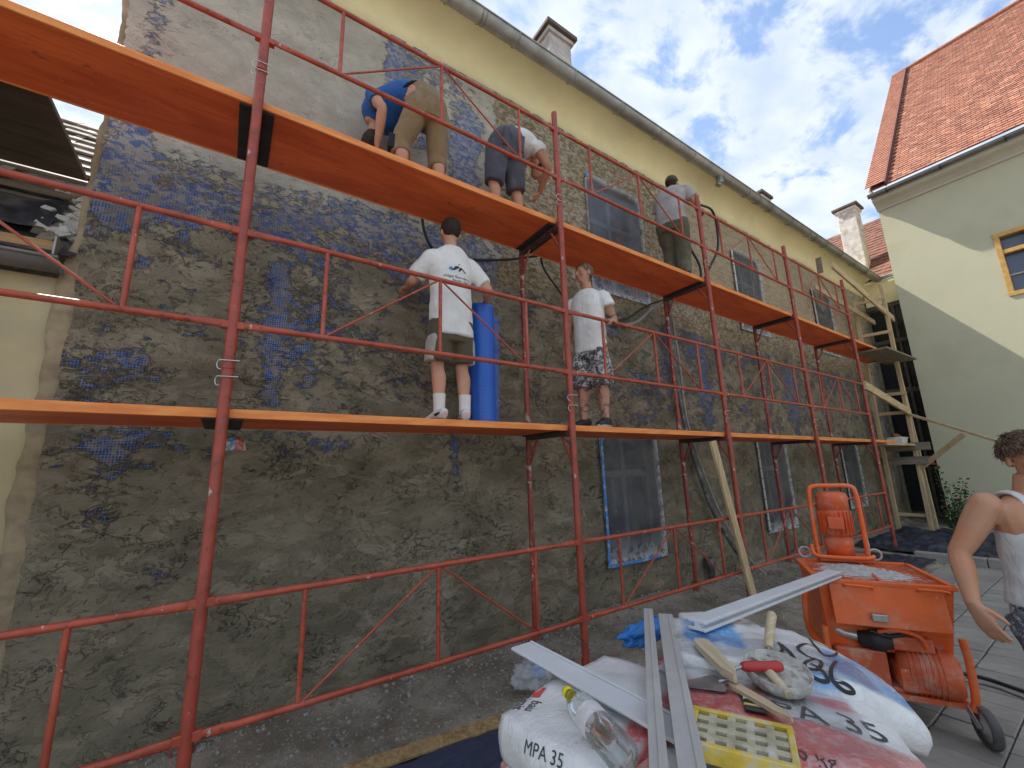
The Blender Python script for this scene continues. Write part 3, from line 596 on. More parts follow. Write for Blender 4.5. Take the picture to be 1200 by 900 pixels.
# ================================================================== LOW NEIGHBOUR HOUSE ON THE LEFT
nh = empty('low_house', (-2.5, YW, 0), 0, 'low cream house with stripped roof battens against the rendered wall', 'building'); NI = Matrix.Translation((2.5, -YW, 0))
def nb(mb, name, mats, parent=None):
    o = mb.build(name, mats, parent or nh); o.matrix_parent_inverse = NI if parent is None else Matrix(); return o
M_NWALL = simple('cream_render', (.52, .45, .27), .92, .12, 1.6, .4, 30, spec=.2, dirt=(.38, .35, .27), dirt_amt=.75, dirt_scale=1.2)
nb(MB().box((-7, YW+.03, -.05), (-.90, YW+.3, 2.82)), 'wall', M_NWALL)
nb(half_gutter((-7, YW-.10, 2.87), (-.90, YW-.10, 2.88), .072), 'gutter', simple('dull_gutter', (.20, .205, .205), .55, .2, 4, .1, metal=.3))
nb(MB().box((-7, YW-.02, 2.87), (-.97, YW+.02, 3.04), None, 0, .006), 'fascia_board', M_FASC)
nb(MB().box((-.955, YW-.09, 2.93), (-.945, YW+.4, 3.05)), 'edge_flashing', M_ZINC)
rp = math.tan(R(45)); M_UNDER = simple('bitumen_underlay', (.055, .055, .06), .75, .5, 5, .5, 12, dirt=(.26, .23, .20), dirt_amt=.8, dirt_scale=4)
def rz_(y): return 3.0+(y-YW)*rp
rf = nb(MB().add([(-7, YW-.05, rz_(YW-.05)), (-.87, YW-.05, rz_(YW-.05)), (-.87, 3.5, rz_(3.5)), (-7, 3.5, rz_(3.5)), (-7, 3.6, 2.8), (-.87, 3.6, 2.8)], [(0, 1, 2, 3), (3, 2, 5, 4)]), 'roof', M_UNDER)
for i, x in enumerate((-1.02, -1.55, -2.25, -3.0)):
    nb(MB().bar((x, YW, rz_(YW)+.03), (x, 3.4, rz_(3.4)+.03), .07, .05, (0, -1, 1)), 'rafter_batten', M_OLDY, rf).matrix_parent_inverse = Matrix()
for i in range(8):
    y = YW+.28+i*.16
    if i in (0,): continue
    nb(MB().bar((-5, y, rz_(y)+.075), (-1.05-.03*(i % 3), y, rz_(y)+.075), .045, .035, (0, -1, 1)), 'tile_batten', M_OLDX, rf).matrix_parent_inverse = Matrix()
M_OLDTILE = simple('lichen_grey_tiles', (.34, .29, .25), .9, .5, 7, .6, 20, dirt=(.17, .13, .11), dirt_amt=.7, dirt_scale=9)
for r_ in range(9):                                  # remaining rows of tiles at the top of the slope
    y = 1.95+r_*.17; m = MB()
    for c_ in range(16): m.box((0, 0, 0), (.196, .30, .022), TR((-4.1+c_*.2, y, rz_(y)+.05+random.uniform(0, .012)), (R(38)+random.uniform(-.02, .02), 0, random.uniform(-.02, .02))))
    nb(m, 'tile_row', M_OLDTILE, rf).matrix_parent_inverse = Matrix()
m = MB()
for i in range(260):                                 # broken mortar and old tiles against the wall
    y = random.uniform(.95, 1.9); x = -.89-abs(random.gauss(0, .10)); r = random.uniform(.01, .035)
    m.box((-r*1.6, -r, -r*.5), (r*1.6, r, r*.5), TR((x, y, rz_(y)+.03+random.uniform(0, .03)), (random.uniform(.3, 1.2), random.uniform(-.5, .5), random.uniform(-3, 3))))
tag(nb(m, 'mortar_rubble', M_DUSTW, rf), kind='stuff')
pl = MB(); Vp = []; Fp = []; na, nb_ = 22, 8
for i in range(na+1):
    for j in range(nb_+1):
        x = -3.2+2.15*i/na; y = YW+.02+.42*j/nb_; Vp.append((x, y, rz_(y)+.10+.05*mnoise.noise(Vector((x*5, y*8, 0)))+.03*mnoise.noise(Vector((x*13, y*15, 3)))))
for i in range(na):
    for j in range(nb_): a = i*(nb_+1)+j; Fp.append((a, a+nb_+1, a+nb_+2, a+1))
nb(pl.add(Vp, Fp, None, 0, True), 'torn_underlay', simple('black_foil', (.035, .04, .05), .35, .3, 6, .3, 15, dirt=(.2, .18, .16), dirt_amt=.5), rf)
# brown plywood sheet laid from the deck on to the stripped roof
pb = MB().box((-4.6, .55, 0), (-1.10, 1.66, .035), None, 0, .004)
tag(pb.build('plywood_sheet', M_BROWN), 'dark brown plywood sheet bridging from the scaffold to the stripped roof', 'plywood sheet').location = (0, 0, 3.955)
# ================================================================== SCAFFOLD
def red_mat(name, col, splash=0.0):
    t = NT(name); v = t.co(kind='Object'); n = t.noise(v, 7, 6, .6)
    c = t.mix(t.ramp(n, .3, .7), tuple(x*.72 for x in col), tuple(x*1.15 for x in col))
    rust = t.ramp(t.noise(v, 24, 7, .68), .57, .65); c = t.mix(t.math('MULTIPLY', rust, .7), c, (.10, .040, .024))
    ch = t.ramp(t.noise(t.co((1, 1, .55)), 19, 8, .7), .635-.075*splash, .665-.06*splash); c = t.mix(t.math('MULTIPLY', ch, .85), c, (.52, .46, .40))
    du = t.math('MULTIPLY', t.ramp(t.noise(v, 3.2, 5), .5, .75), .16); c = t.mix(du, c, (.38, .22, .18))
    return t.fin(Base_Color=c, Roughness=t.math('ADD', .30, t.math('MULTIPLY', n, .28)), Normal=t.bump(t.math('ADD', t.noise(v, 45, 4), t.math('MULTIPLY', rust, -.4)), .22, .003))
M_RED = red_mat('red_scaffold_paint', (.36, .062, .036)); M_REDW = red_mat('splashed_scaffold_paint', (.31, .050, .038), 1.0); M_RED2 = red_mat('bright_red_rail_paint', (.42, .072, .034))
M_DKST = simple('dark_rusty_steel', (.085, .045, .038), .6, .4, 12, .25, 60)
M_BLK = simple('black_end_plate', (.03, .03, .032), .6, .3, 10, .2)
M_GALV = simple('galvanised_wire', (.62, .61, .57), .38, .15, 10, .05, metal=.7)
def orange_deck():
    t = NT('orange_deck_board'); v = t.co((.35, 1.6, 1)); n = t.noise(v, 2.6, 7, .6, .8); st_ = t.noise(t.co((.4, 5, 5)), 9, 5, .6)
    c = t.mix(t.ramp(n, .3, .72), (.66, .105, .026), (.95, .20, .050)); c = t.mix(t.math('MULTIPLY', t.ramp(st_, .5, .7), .38), c, (.34, .05, .015))
    sp = t.ramp(t.noise(t.co(), 6.5, 8, .72), .60, .66); c = t.mix(t.math('MULTIPLY', sp, .6), c, (.26, .05, .02))
    w = t.ramp(t.noise(t.co(), 30, 5, .62), .67, .70); c = t.mix(t.math('MULTIPLY', w, .6), c, (.75, .55, .40))
    return t.fin(Base_Color=c, Roughness=.52, Normal=t.bump(st_, .12, .004))
M_DECK = orange_deck()
def edge_mat():
    t = NT('orange_deck_edge'); n = t.noise(t.co((.6, 4, 4)), 6, 6, .6); c = t.mix(t.ramp(n, .3, .7), (.72, .20, .04), (.90, .33, .08))
    return t.fin(Base_Color=c, Roughness=.55, Normal=t.bump(n, .1, .003))
M_DEDGE = edge_mat()
YI_ = .65; LIFT = 2.0
LV = {0: 'ground level', 1: 'the lower deck', 2: 'the upper deck'}
POSTN = {-1: 'beside the low cream house', 0: 'first upright past the cream house', 1: 'second upright past the cream house', 2: 'third upright past the cream house', 3: 'fourth upright past the cream house', 4: 'fifth upright, next to the timber tower'}
BAYN = {-1: 'beside the low cream house', 0: 'in the second bay from the cream house', 1: 'in the third bay from the cream house', 2: 'in the fourth bay from the cream house', 3: 'next to the timber tower'}
def pinclip(mb, x, y, z, mi):
    mb.tube(spline([(x-.045, y-.030, z), (x+.05, y-.033, z+.003)], 2), .0034, 6, mi); mb.tube(spline([(x-.045, y-.030, z), (x-.052, y-.02, z-.02), (x-.046, y-.026, z-.045), (x-.030, y-.030, z-.05)], 4), .0026, 6, mi)
def frame_parts(top):
    """one ladder frame, base at outer post foot, y towards the wall"""
    h = 1.13 if top else LIFT; P = []
    a = MB().tube([(0, 0, .0), (0, 0, h)], .0285, 16); a.tube([(0, 0, .15), (0, 0, .165)], .033, 16)
    if not top: a.tube([(0, 0, h-.01), (0, 0, h+.14)], .0245, 14)
    P.append(('outer_post', a.mesh('outer_post'), M_RED))
    if top: P[0] = ('outer_post', MB().tube([(0, 0, -.0), (0, 0, h)], .0285, 16).tube([(0, 0, .12), (0, 0, .137)], .033, 16).mesh('outer_post'), M_RED); return P
    P.append(('inner_post', MB().tube([(0, YI_, 0), (0, YI_, h-.09)], .0265, 14).mesh('inner_post'), M_REDW))
    P.append(('transom', MB().bar((0, .02, h-.125), (0, YI_+.01, h-.125), .055, .06).mesh('transom'), M_DKST))
    for s, y in ((1, 0), (-1, YI_)):
        P.append(('knee_brace', MB().tube([(0, y, h-.42), (0, y+s*.035, h-.36), (0, y+s*.15, h-.14)], .013, 8).mesh('knee_brace'), M_RED))
    return P
frame_proto = {k: frame_parts(k) for k in (False, True)}
for i in range(-1, 5):
    for lv in range(3):
        t = empty('scaffold_frame', (2.5*i, 0, (0.0 if lv == 0 else lv*LIFT-.0)), 0, f"red scaffold frame on {LV[lv]}, {POSTN[i]}", 'scaffold frame', 'red scaffold frames')
        for nm, me, m in frame_proto[lv == 2]:
            o = obj(nm, me.copy(), m, t)
        if lv == 2: pass
        c = MB()
        if lv > 0: pinclip(c, 0, 0, .19 if lv == 1 else .16, 0)
        if lv > 0: pinclip(c, 0, 0, .10, 0); obj('spigot_pin', c.mesh('spigot_pin'), M_GALV, t)
        if lv == 0:
            for y in (0, YI_):
                b = MB().box((-.07, y-.07, .0), (.07, y+.07, .012), None, 0, .003).tube([(0, y, .01), (0, y, .10)], .034, 14); b.tube([(-.075, y, .012), (-.075, y, .13), (-.03, y, .13)], .006, 6); b.build('base_plate', M_RED, t)
        # wedge sockets where the rails hook on
        for z in ((.395, .97) if lv == 0 else (.40, .975) if lv == 1 else (.37, .925)):
            MB().box((-.056, -.02, z-.022), (.056, .02, z+.022), None, 0, .004).build('rail_socket', M_RED2, t)
def rail_parts(zb_, zt_):
    P = []; x0, x1 = .05, 2.45; xa, xb, xm = .46, 2.04, 1.25
    for nm, z in (('top_rail', zt_), ('bottom_rail', zb_)):
        a = MB().tube([(x0+.14, 0, z), (x1-.14, 0, z)], .0175, 12)
        for s, e in ((1, x0), (-1, x1)):               # flattened hook ends
            V = []; n = 10
            for q, (dx, ry, rz) in enumerate([(.14, .0175, .0175), (.09, .010, .0215), (.03, .008, .022), (-.012, .008, .020)]):
                for k in range(n): an = 2*math.pi*k/n; V.append((e+s*dx, ry*math.cos(an)*1.0, z+rz*math.sin(an)))
            a.add(V, [(q*n+k, q*n+(k+1) % n, (q+1)*n+(k+1) % n, (q+1)*n+k) for q in range(3) for k in range(n)]+[tuple(3*n+k for k in range(n))], None, 0, True)
        P.append((nm, a.mesh(nm), M_RED2))
    for x in (xa, xm, xb): P.append(('baluster', MB().tube([(x, 0, zb_), (x, 0, zt_)], .0135, 10).mesh('baluster'), M_RED2))
    for x, s in ((xa, 1), (xb, -1)): P.append(('diagonal_brace', MB().tube([(x+s*.02, 0, zb_+.012), (xm-s*.02, 0, zt_-.012)], .0075, 8).mesh('diagonal_brace'), M_RED2))
    return P
for i in range(-1, 4):
    for lv, (zb_, zt_) in enumerate([(.394, .969), (2.401, 2.977), (4.369, 4.925)]):
        t = empty('guard_rail', (2.5*i, -.012, zb_-.02), 0, f"red guard rail frame at {LV[lv]} {BAYN[i]}", 'guard rail', 'red guard rail frames')
        for nm, me, m in rail_parts(.02, .02+zt_-zb_): obj(nm, me, m, t)
def deck(x0, x1, z, label, y0=.035, y1=.635):
    t = empty('deck_board', ((x0+x1)/2, (y0+y1)/2, z-.045), 0, label, 'scaffold deck', 'orange scaffold deck boards'); w = (x1-x0)/2; d = (y1-y0)/2
    MB().box((-w, -d+.016, 0), (w, d-.016, .045), None, 0, .002).build('panel', M_DECK, t)
    for s in (-1, 1): MB().box((-w+.002, s*(d-.008)-.008, -.003), (w-.002, s*(d-.008)+.008, .048), None, 0, .003).build('edge_strip', M_DEDGE, t)
    for s in (-1, 1): MB().box((s*(w-.045)-.04, -d+.02, -.012), (s*(w-.045)+.04, d-.02, -.0005), None, 0, .003).build('end_plate', M_BLK, t)
    b = MB()
    for s in (-.33, .33): b.box((s*2*w-.03, -d+.03, -.006), (s*2*w+.03, d-.03, -.0005), None, 0, .002)
    return t
for i in range(-1, 4):
    for lv in (1, 2): deck(2.5*i+.012, 2.5*(i+1)-.012, 1.933 if lv == 1 else 3.933, f"orange plywood deck board of {LV[lv]} {BAYN[i]}")
deck(10.012, 11.4, 1.933, 'short orange deck board of the lower deck reaching into the timber tower'); deck(10.012, 12.85, 3.933, 'orange deck board of the upper deck reaching into the timber tower')

# ================================================================== TIMBER TOWER beside the glazed link
tt = empty('timber_tower', (12.9, .3, 0), 0, 'rough pine timber scaffold tower in the far corner', 'timber scaffold'); TI = Matrix.Translation((-12.9, -.3, 0))
def tb(mb, name, m): o = mb.build(name, m, tt); o.matrix_parent_inverse = TI; return o
for (p, q) in [((12.85, .10, .0), (13.15, .10, 5.85)), ((12.75, .62, 0), (12.85, .62, 5.5)), ((13.35, .12, 0), (13.0, .10, 3.9))]: tb(MB().bar(p, q, .075, .075, (0, 1, 0), 0, .005), 'post', M_SAWNZ)
for z in (.32, 2.6, 3.05, 4.55, 5.4): tb(MB().bar((12.9, .02, z), (12.86, .70, z+.02), .05, .07), 'cross_bar', M_SAWNY)
for z, m in ((1.52, M_OLDY), (1.83, M_OLDY)): tb(MB().bar((12.85, -.18, z), (12.82, .72, z), .05, .17), 'ledger_board', m)
tb(MB().bar((10.1, .13, 5.55), (13.6, .10, 5.0), .04, .15), 'long_board', M_SAWNX)
tb(MB().bar((10.5, .62, 5.35), (13.7, .50, 5.05), .04, .12), 'long_board', M_SAWNX)
tb(MB().bar((9.95, -.045, 2.95), (12.95, .045, 2.60), .045, .16), 'long_board', M_SAWNX)
tb(MB().bar((12.95, .05, 2.55), (12.2, -1.75, 1.55), .05, .05), 'diagonal_prop', M_SAWNY)
tb(MB().bar((12.93, .13, 1.30), (12.55, -.78, 2.02), .02, .10), 'diagonal_board', M_SAWNY)
tb(MB().bar((11.0, .03, 3.80), (13.2, .05, 3.84), .55, .04), 'platform_board', M_OLDX)
tb(MB().bar((10.9, .30, 1.865), (12.95, .30, 1.865), .5, .045), 'platform_board', M_SAWNX)
tb(MB().bar((9.95, .3, 5.4), (9.98, .3, 5.75), .1, .03), 'short_board', M_OLDX)
# ================================================================== PEOPLE
from mathutils.bvhtree import BVHTree
def loft(mb, secs, side, n=16, sub=4):
    """secs: (centre, half width along 'side', half depth); closed smooth loft"""
    P = spline([s[0] for s in secs], sub); A = spline([(s[1], s[2], 0) for s in secs], sub); V = []; F = []; m = len(P); S = Vector(side)
    for i, p in enumerate(P):
        d = P[min(i+1, m-1)]-P[max(i-1, 0)]; d.normalize(); x = S-S.dot(d)*d
        if x.length < .2: x = d.orthogonal()
        x.normalize(); y = d.cross(x)
        for k in range(n):
            a = 2*math.pi*k/n; c, s = math.cos(a), math.sin(a); e = .85
            V.append(p+x*A[i].x*math.copysign(abs(c)**e, c)+y*A[i].y*math.copysign(abs(s)**e, s))
    for i in range(m-1):
        for k in range(n): F.append((i*n+k, i*n+(k+1) % n, (i+1)*n+(k+1) % n, (i+1)*n+k))
    F += [tuple(range(n))[::-1], tuple((m-1)*n+k for k in range(n))]
    mb.add(V, F)
def limb(mb, pts, rs, n=12, sub=4): loft(mb, [(p, r, r) for p, r in zip(pts, rs)], (.3, .8, .2), n, sub)
def ball(mb, c, r, rot=(0, 0, 0), seg=14):
    bm = bmesh.new(); bmesh.ops.create_uvsphere(bm, u_segments=seg, v_segments=seg-4, radius=1)
    mb.bm(bm, TR(c, rot, r if hasattr(r, '__len__') else (r, r, r)))
def fuse(mb, voxel, smooth=5, fac=.5):
    """one continuous surface out of overlapping closed shapes"""
    me = mb.mesh('tmp'); o = bpy.data.objects.new('tmp', me); COL.objects.link(o)
    m = o.modifiers.new('r', 'REMESH'); m.mode = 'VOXEL'; m.voxel_size = voxel
    s = o.modifiers.new('s', 'SMOOTH'); s.iterations = smooth; s.factor = fac
    r = bpy.data.meshes.new_from_object(o.evaluated_get(bpy.context.evaluated_depsgraph_get())); bpy.data.objects.remove(o); bpy.data.meshes.remove(me)
    r.polygons.foreach_set('use_smooth', [True]*len(r.polygons)); return r
def wrinkle(me, amp, sc=(1, 1, 1), seed=0):
    n = len(me.vertices); co = np.empty(n*3); me.vertices.foreach_get('co', co); co = co.reshape(-1, 3); no = np.empty(n*3); me.vertices.foreach_get('normal', no); no = no.reshape(-1, 3)
    d = np.array([mnoise.noise(Vector((c[0]*sc[0]+seed, c[1]*sc[1], c[2]*sc[2])))+.5*mnoise.noise(Vector((c[0]*sc[0]*2.1+c[2]*6, c[1]*sc[1]*2.1, c[2]*sc[2]*2.3+seed))) for c in co])
    me.vertices.foreach_set('co', (co+no*(d*amp)[:, None]).ravel()); me.update(); return me
def skin_mat(name, c, tattoo=False, red=.5, dust=0):
    t = NT(name); v = t.co(); n = t.noise(v, 9, 5); col = t.mix(t.ramp(n, .3, .7), tuple(k*.85 for k in c), c); col = t.mix(t.math('MULTIPLY', t.ramp(t.noise(v, 3.5, 4), .45, .7), red), col, (c[0]*1.05, c[1]*.72, c[2]*.66))
    if tattoo: col = t.mix(t.math('MULTIPLY', t.math('LESS_THAN', t.n('ShaderNodeSeparateXYZ', {'Vector': t.tc.outputs['Object']}).outputs['Z'], 3.30), t.math('MULTIPLY', t.ramp(t.noise(v, 17, 4, .55, 1.2), .54, .60), .75)), col, (.05, .05, .06))
    if dust: col = t.mix(t.math('MULTIPLY', t.ramp(t.noise(v, 6, 5), .35, .65), dust), col, (.36, .30, .27))
    m = t.fin(Base_Color=col, Roughness=.55, Normal=t.bump(t.noise(v, 120, 3), .12, .002)); t.b.inputs['Subsurface Weight'].default_value = .12; t.b.inputs['Subsurface Radius'].default_value = (.02, .008, .004); return m
def cloth_mat(name, c, weave=180, camo=None, fold=.5, dirt=None):
    t = NT(name); v = t.co(); n = t.noise(v, 7, 5); col = t.mix(t.ramp(n, .3, .7), tuple(k*.88 for k in c), c)
    if camo:
        for i, cc in enumerate(camo): col = t.mix(t.ramp(t.noise(t.co(loc=(i*3.3, i, 0)), 16+5*i, 5, .6, .8), .50, .53), col, cc)
    if dirt: col = t.mix(t.math('MULTIPLY', t.ramp(t.noise(v, 6, 7, .65), .5, .68), .6), col, dirt)
    h = t.math('ADD', t.noise(t.co((1, 1, .45)), 16, 4, .55, .8), t.math('MULTIPLY', t.noise(v, weave, 2), .12))
    m = t.fin(Base_Color=col, Roughness=.85, Normal=t.bump(h, fold, .02)); t.b.inputs['Sheen Weight'].default_value = .15; t.b.inputs['Specular IOR Level'].default_value = .2; return m
SK1 = skin_mat('skin_ruddy', (.58, .31, .20)); SK2 = skin_mat('skin_tattooed', (.50, .27, .18), True); SK3 = skin_mat('skin_tan', (.52, .27, .165)); SK6 = skin_mat('skin_tan_dusty', (.54, .265, .145), False, .45, .16)
C_WHITE = cloth_mat('white_cotton', (.80, .79, .76), fold=.6); C_OLIVE = cloth_mat('olive_cotton', (.105, .09, .055)); C_GREYL = cloth_mat('grey_side_panel', (.42, .40, .36))
C_CAMO = cloth_mat('grey_camouflage', (.30, .30, .29), camo=[(.035, .036, .04), (.55, .54, .52), (.10, .10, .10)]); C_KHAKI = cloth_mat('khaki_work_cotton', (.27, .185, .10), dirt=(.34, .27, .19)); C_BLUE = cloth_mat('blue_cotton', (.03, .12, .38))
C_GREY = cloth_mat('slate_work_cotton', (.085, .09, .115), dirt=(.16, .16, .17)); C_TEE = cloth_mat('grey_melange', (.40, .37, .36), dirt=(.25, .22, .2)); C_OLTR = cloth_mat('olive_work_trousers', (.105, .10, .062), dirt=(.18, .17, .12)); C_TANK = cloth_mat('dusty_white_jersey', (.62, .62, .62), fold=.7, dirt=(.48, .48, .47)); C_SOCK = cloth_mat('white_sock', (.72, .70, .66), 60)
C_CAMO6 = cloth_mat('blue_grey_camouflage', (.22, .23, .26), camo=[(.03, .032, .04), (.40, .40, .42), (.09, .09, .11)])
C_CAP = cloth_mat('dark_cap_cotton', (.075, .06, .05)); C_CAPW = cloth_mat('white_cap_cotton', (.72, .70, .66)); C_BLKPAD = cloth_mat('black_knee_pad', (.02, .022, .028))
M_SHOEW = simple('white_trainer', (.68, .67, .64), .5, .15, 9, .1); M_SHOEB = simple('black_trainer', (.022, .022, .025), .55, .3, 9, .1); M_SOLE = simple('tan_sole', (.32, .24, .16), .8); M_GREYSOLE = simple('grey_sole', (.40, .38, .34), .8)
M_HAIRD = simple('dark_cropped_hair', (.030, .020, .015), .75, .5, 60, .8, 220, bdist=.006); M_HAIRB = simple('brown_hair', (.15, .09, .052), .6, .6, 40, .5, 160, bdist=.006)
M_INK = simple('black_print', (.022, .024, .03), .7, .2, 30, 0); M_INKB = simple('blue_print', (.06, .20, .55), .7, .2, 30, 0)
def add_head(mb, c, f, up, s=1.0, jaw=True):
    """head centre c, face direction f"""
    f = Vector(f).normalized(); up = Vector(up); up = (up-up.dot(f)*f).normalized(); r = f.cross(up)
    M = Matrix((r, f, up)).transposed().to_4x4(); M.translation = Vector(c); M = M @ Matrix.Scale(s, 4)
    def e(p, rad, rot=(0, 0, 0)): bm = bmesh.new(); bmesh.ops.create_uvsphere(bm, u_segments=16, v_segments=12, radius=1); mb.bm(bm, M @ TR(p, rot, rad))
    e((0, -.012, .035), (.076, .096, .085)); e((0, .018, -.025), (.064, .070, .085)); e((0, .040, -.078), (.040, .040, .034)); e((0, .072, -.052), (.026, .018, .020))
    e((0, .098, -.012), (.012, .017, .024), (R(-14), 0, 0)); e((0, .102, -.024), (.016, .012, .010)); e((0, .078, .026), (.052, .016, .012))
    for q in (-1, 1): e((q*.078, -.008, -.008), (.010, .020, .033)); e((q*.045, .060, -.022), (.022, .022, .020))
    return M
def add_hand(mb, wrist, d, nrm, s=1.0, curl=.35, thumb_side=1, spread=1.0):
    """palm along d from the wrist, nrm = back-of-hand normal"""
    d = Vector(d).normalized(); nrm = Vector(nrm); nrm = (nrm-nrm.dot(d)*d).normalized(); x = d.cross(nrm)*thumb_side; w = Vector(wrist)
    def P(a, b, c): return w+s*(d*a+x*b+nrm*c)
    loft(mb, [(P(-.02, 0, 0), .026*s, .019*s), (P(.03, 0, 0), .035*s, .017*s), (P(.075, 0, -.002), .042*s, .014*s), (P(.098, -.002, -.004), .039*s, .011*s)], x, 12, 3)
    for i, (b, L, r) in enumerate([(.031, .072, .0088), (.010, .082, .009), (-.012, .076, .0086), (-.032, .060, .0078)]):
        a = P(.085, b, -.002); k = curl*(1+.12*i); sp = (b*.9)*spread; p = [a]; ang = .15*k
        for seg in (.48, .30, .24):
            ang += k; p.append(p[-1]+s*L*seg*(d*math.cos(ang)+x*sp*3*.35-nrm*math.sin(ang)))
        limb(mb, p, [r*s*1.05, r*s, r*s*.92, r*s*.75], 10, 3)
    limb(mb, [P(.012, .020, -.004), P(.042, .046, -.012), P(.072, .060, -.020), P(.094, .064, -.030)], [.014*s, .0115*s, .010*s, .0075*s], 10, 3)
def person(name_label, J, skin, cat='person', voxel=.0085):
    """J: joints in world space -> Empty at the feet with the body mesh; returns (root, inverse, parts builder)"""
    base = J['base']; t = empty('person', base, 0, name_label, cat); inv = Matrix.Translation(-Vector(base)); side = Vector(J['side'])
    b = MB()
    if 'torso' in J: loft(b, J['torso'], side, 18, 4)
    limb(b, [J['neck'][0], J['neck'][1]], [.062, .055], 12, 4)
    HM = add_head(b, J['head'], J['face'], J.get('headup', (0, 0, 1)), J.get('hs', 1.0))
    for k in ('armL', 'armR'):
        if k in J:
            sh, el, wr = (Vector(q) for q in J[k]); ak = J.get('arm_k', 1.0); ball(b, sh, .060*ak); limb(b, [sh, sh.lerp(el, .35), sh.lerp(el, .8), el, el.lerp(wr, .3), el.lerp(wr, .75), wr], [k_*ak for k_ in (.058, .056, .045, .041, .044, .033, .027)], 12, 3)
            h = J.get('hand'+k[-1])
            if h: add_hand(b, wr, h[0], h[1], h[4] if len(h) > 4 else .98, h[2], h[3])
    for k in ('legL', 'legR'):
        hp, kn, an = (Vector(q) for q in J[k][:3]); bk = Vector(J['back'])
        limb(b, [hp, hp.lerp(kn, .5), kn+Vector((0, 0, .03)), kn.lerp(an, .12), kn.lerp(an, .33)+bk*.018, kn.lerp(an, .7)+bk*.004, an+Vector((0, 0, .03)), an-Vector((0, 0, .03))], [.088, .078, .058, .053, .058, .043, .036, .036], 12, 3)
    bd = obj('body', fuse(b, voxel, 4), skin, t); bd.matrix_parent_inverse = inv
    def part(mb, nm, mats, fz=.011, sm=6, wr=None):
        me = fuse(mb, fz, sm) if fz else mb.mesh(nm)
        if wr: wrinkle(me, *wr)
        o = obj(nm, me, mats, t); o.matrix_parent_inverse = inv; return o
    return t, inv, part, HM
def shoe(part, an, d, m, sole, s=1.0):
    d = Vector((d[0], d[1], 0)).normalized(); a = Vector(an); z0 = a.z-.075; x = Vector((-d.y, d.x, 0)); a0 = Vector((a.x, a.y, z0))
    b = MB(); loft(b, [(a0-d*.075*s+Vector((0, 0, .05)), .034, .040), (a0-d*.05*s+Vector((0, 0, .062)), .039, .052), (a0+d*.02*s+Vector((0, 0, .058)), .040, .048), (a0+d*.09*s+Vector((0, 0, .042)), .045, .032), (a0+d*.15*s+Vector((0, 0, .034)), .042, .026), (a0+d*.19*s+Vector((0, 0, .028)), .028, .018)], x, 14, 3)
    loft(b, [(a0-d*.02+Vector((0, 0, .05)), .045, .040), (a0-d*.02+Vector((0, 0, .105)), .043, .045)], x, 14, 3)
    sh = part(b, 'shoe', m, .009, 4)
    k = MB(); n = 18; V = []
    for zz in (0, .022):
        for i in range(n): an_ = 2*math.pi*i/n; V.append(a0+d*(.055+.142*math.cos(an_))*s+x*(.046-.007*math.cos(an_+.6))*math.sin(an_)+Vector((0, 0, zz)))
    k.add(V, [tuple(range(n))[::-1], tuple(range(n, 2*n))]+[(i, (i+1) % n, n+(i+1) % n, n+i) for i in range(n)]); o = part(k, 'sole', sole, None); o.parent = sh; o.matrix_parent_inverse = Matrix(); return sh
def hair_cap(part, HM, mat, scale=1.06, low=-.03, fringe=.055, nm='hair', amp=.004):
    bm = bmesh.new(); bmesh.ops.create_uvsphere(bm, u_segments=40, v_segments=28, radius=1)
    for v in bm.verts: v.co = Vector((v.co.x*.079*scale, v.co.y*.099*scale-.014, v.co.z*.088*scale+.036))
    def dead(v): return v.co.z < low+max(0, (v.co.y+.02))*1.35 or (v.co.y > fringe and v.co.z < .085) 
    bmesh.ops.delete(bm, geom=[f for f in bm.faces if all(dead(v) for v in f.verts)], context='FACES')
    for v in bm.verts: v.co *= 1+amp/.09*mnoise.noise(v.co*55)
    o = part(MB().bm(bm, HM, 0, True), nm, mat, None); return o
def text_mesh(s, size, extrude=0):
    cu = bpy.data.curves.new('t', 'FONT'); cu.body = s; cu.size = size; cu.align_x = 'CENTER'; cu.align_y = 'CENTER'; cu.resolution_u = 3; o = bpy.data.objects.new('t', cu); COL.objects.link(o)
    me = bpy.data.meshes.new_from_object(o.evaluated_get(bpy.context.evaluated_depsgraph_get())); bpy.data.objects.remove(o); bpy.data.curves.remove(cu)
    bm = bmesh.new(); bm.from_mesh(me); bpy.data.meshes.remove(me)
    bmesh.ops.triangulate(bm, faces=bm.faces[:])
    le = [e for e in bm.edges if e.calc_length() > size*.25]
    if le: bmesh.ops.subdivide_edges(bm, edges=le, cuts=2); bmesh.ops.triangulate(bm, faces=bm.faces[:])
    return bm
def bvh_of(o):
    me = o.data; M = o.parent.matrix_world if False else None
    return BVHTree.FromPolygons([v.co for v in me.vertices], [p.vertices[:] for p in me.polygons])
def decal(bm, bvh, origin, right, up, off=.0025, far=.6):
    """lay flat print on a surface: x along right, y along up, cast along -normal"""
    r = Vector(right).normalized(); u = Vector(up); u = (u-u.dot(r)*r).normalized(); n = r.cross(u); o = Vector(origin)
    for v in bm.verts:
        p = o+r*v.co.x+u*v.co.y+n*far*.5; h = bvh.ray_cast(p, -n, far)
        v.co = (h[0]+n*off) if h[0] is not None else o+r*v.co.x+u*v.co.y
    return MB().bm(bm)
def poly_bm(pts):
    bm = bmesh.new(); f = bm.faces.new([bm.verts.new((x, y, 0)) for x, y in pts]); bmesh.ops.triangulate(bm, faces=[f]); bmesh.ops.subdivide_edges(bm, edges=bm.edges[:], cuts=2); bmesh.ops.triangulate(bm, faces=bm.faces[:]); return bm
V3 = Vector
Z1 = 1.933; Z2 = 3.933
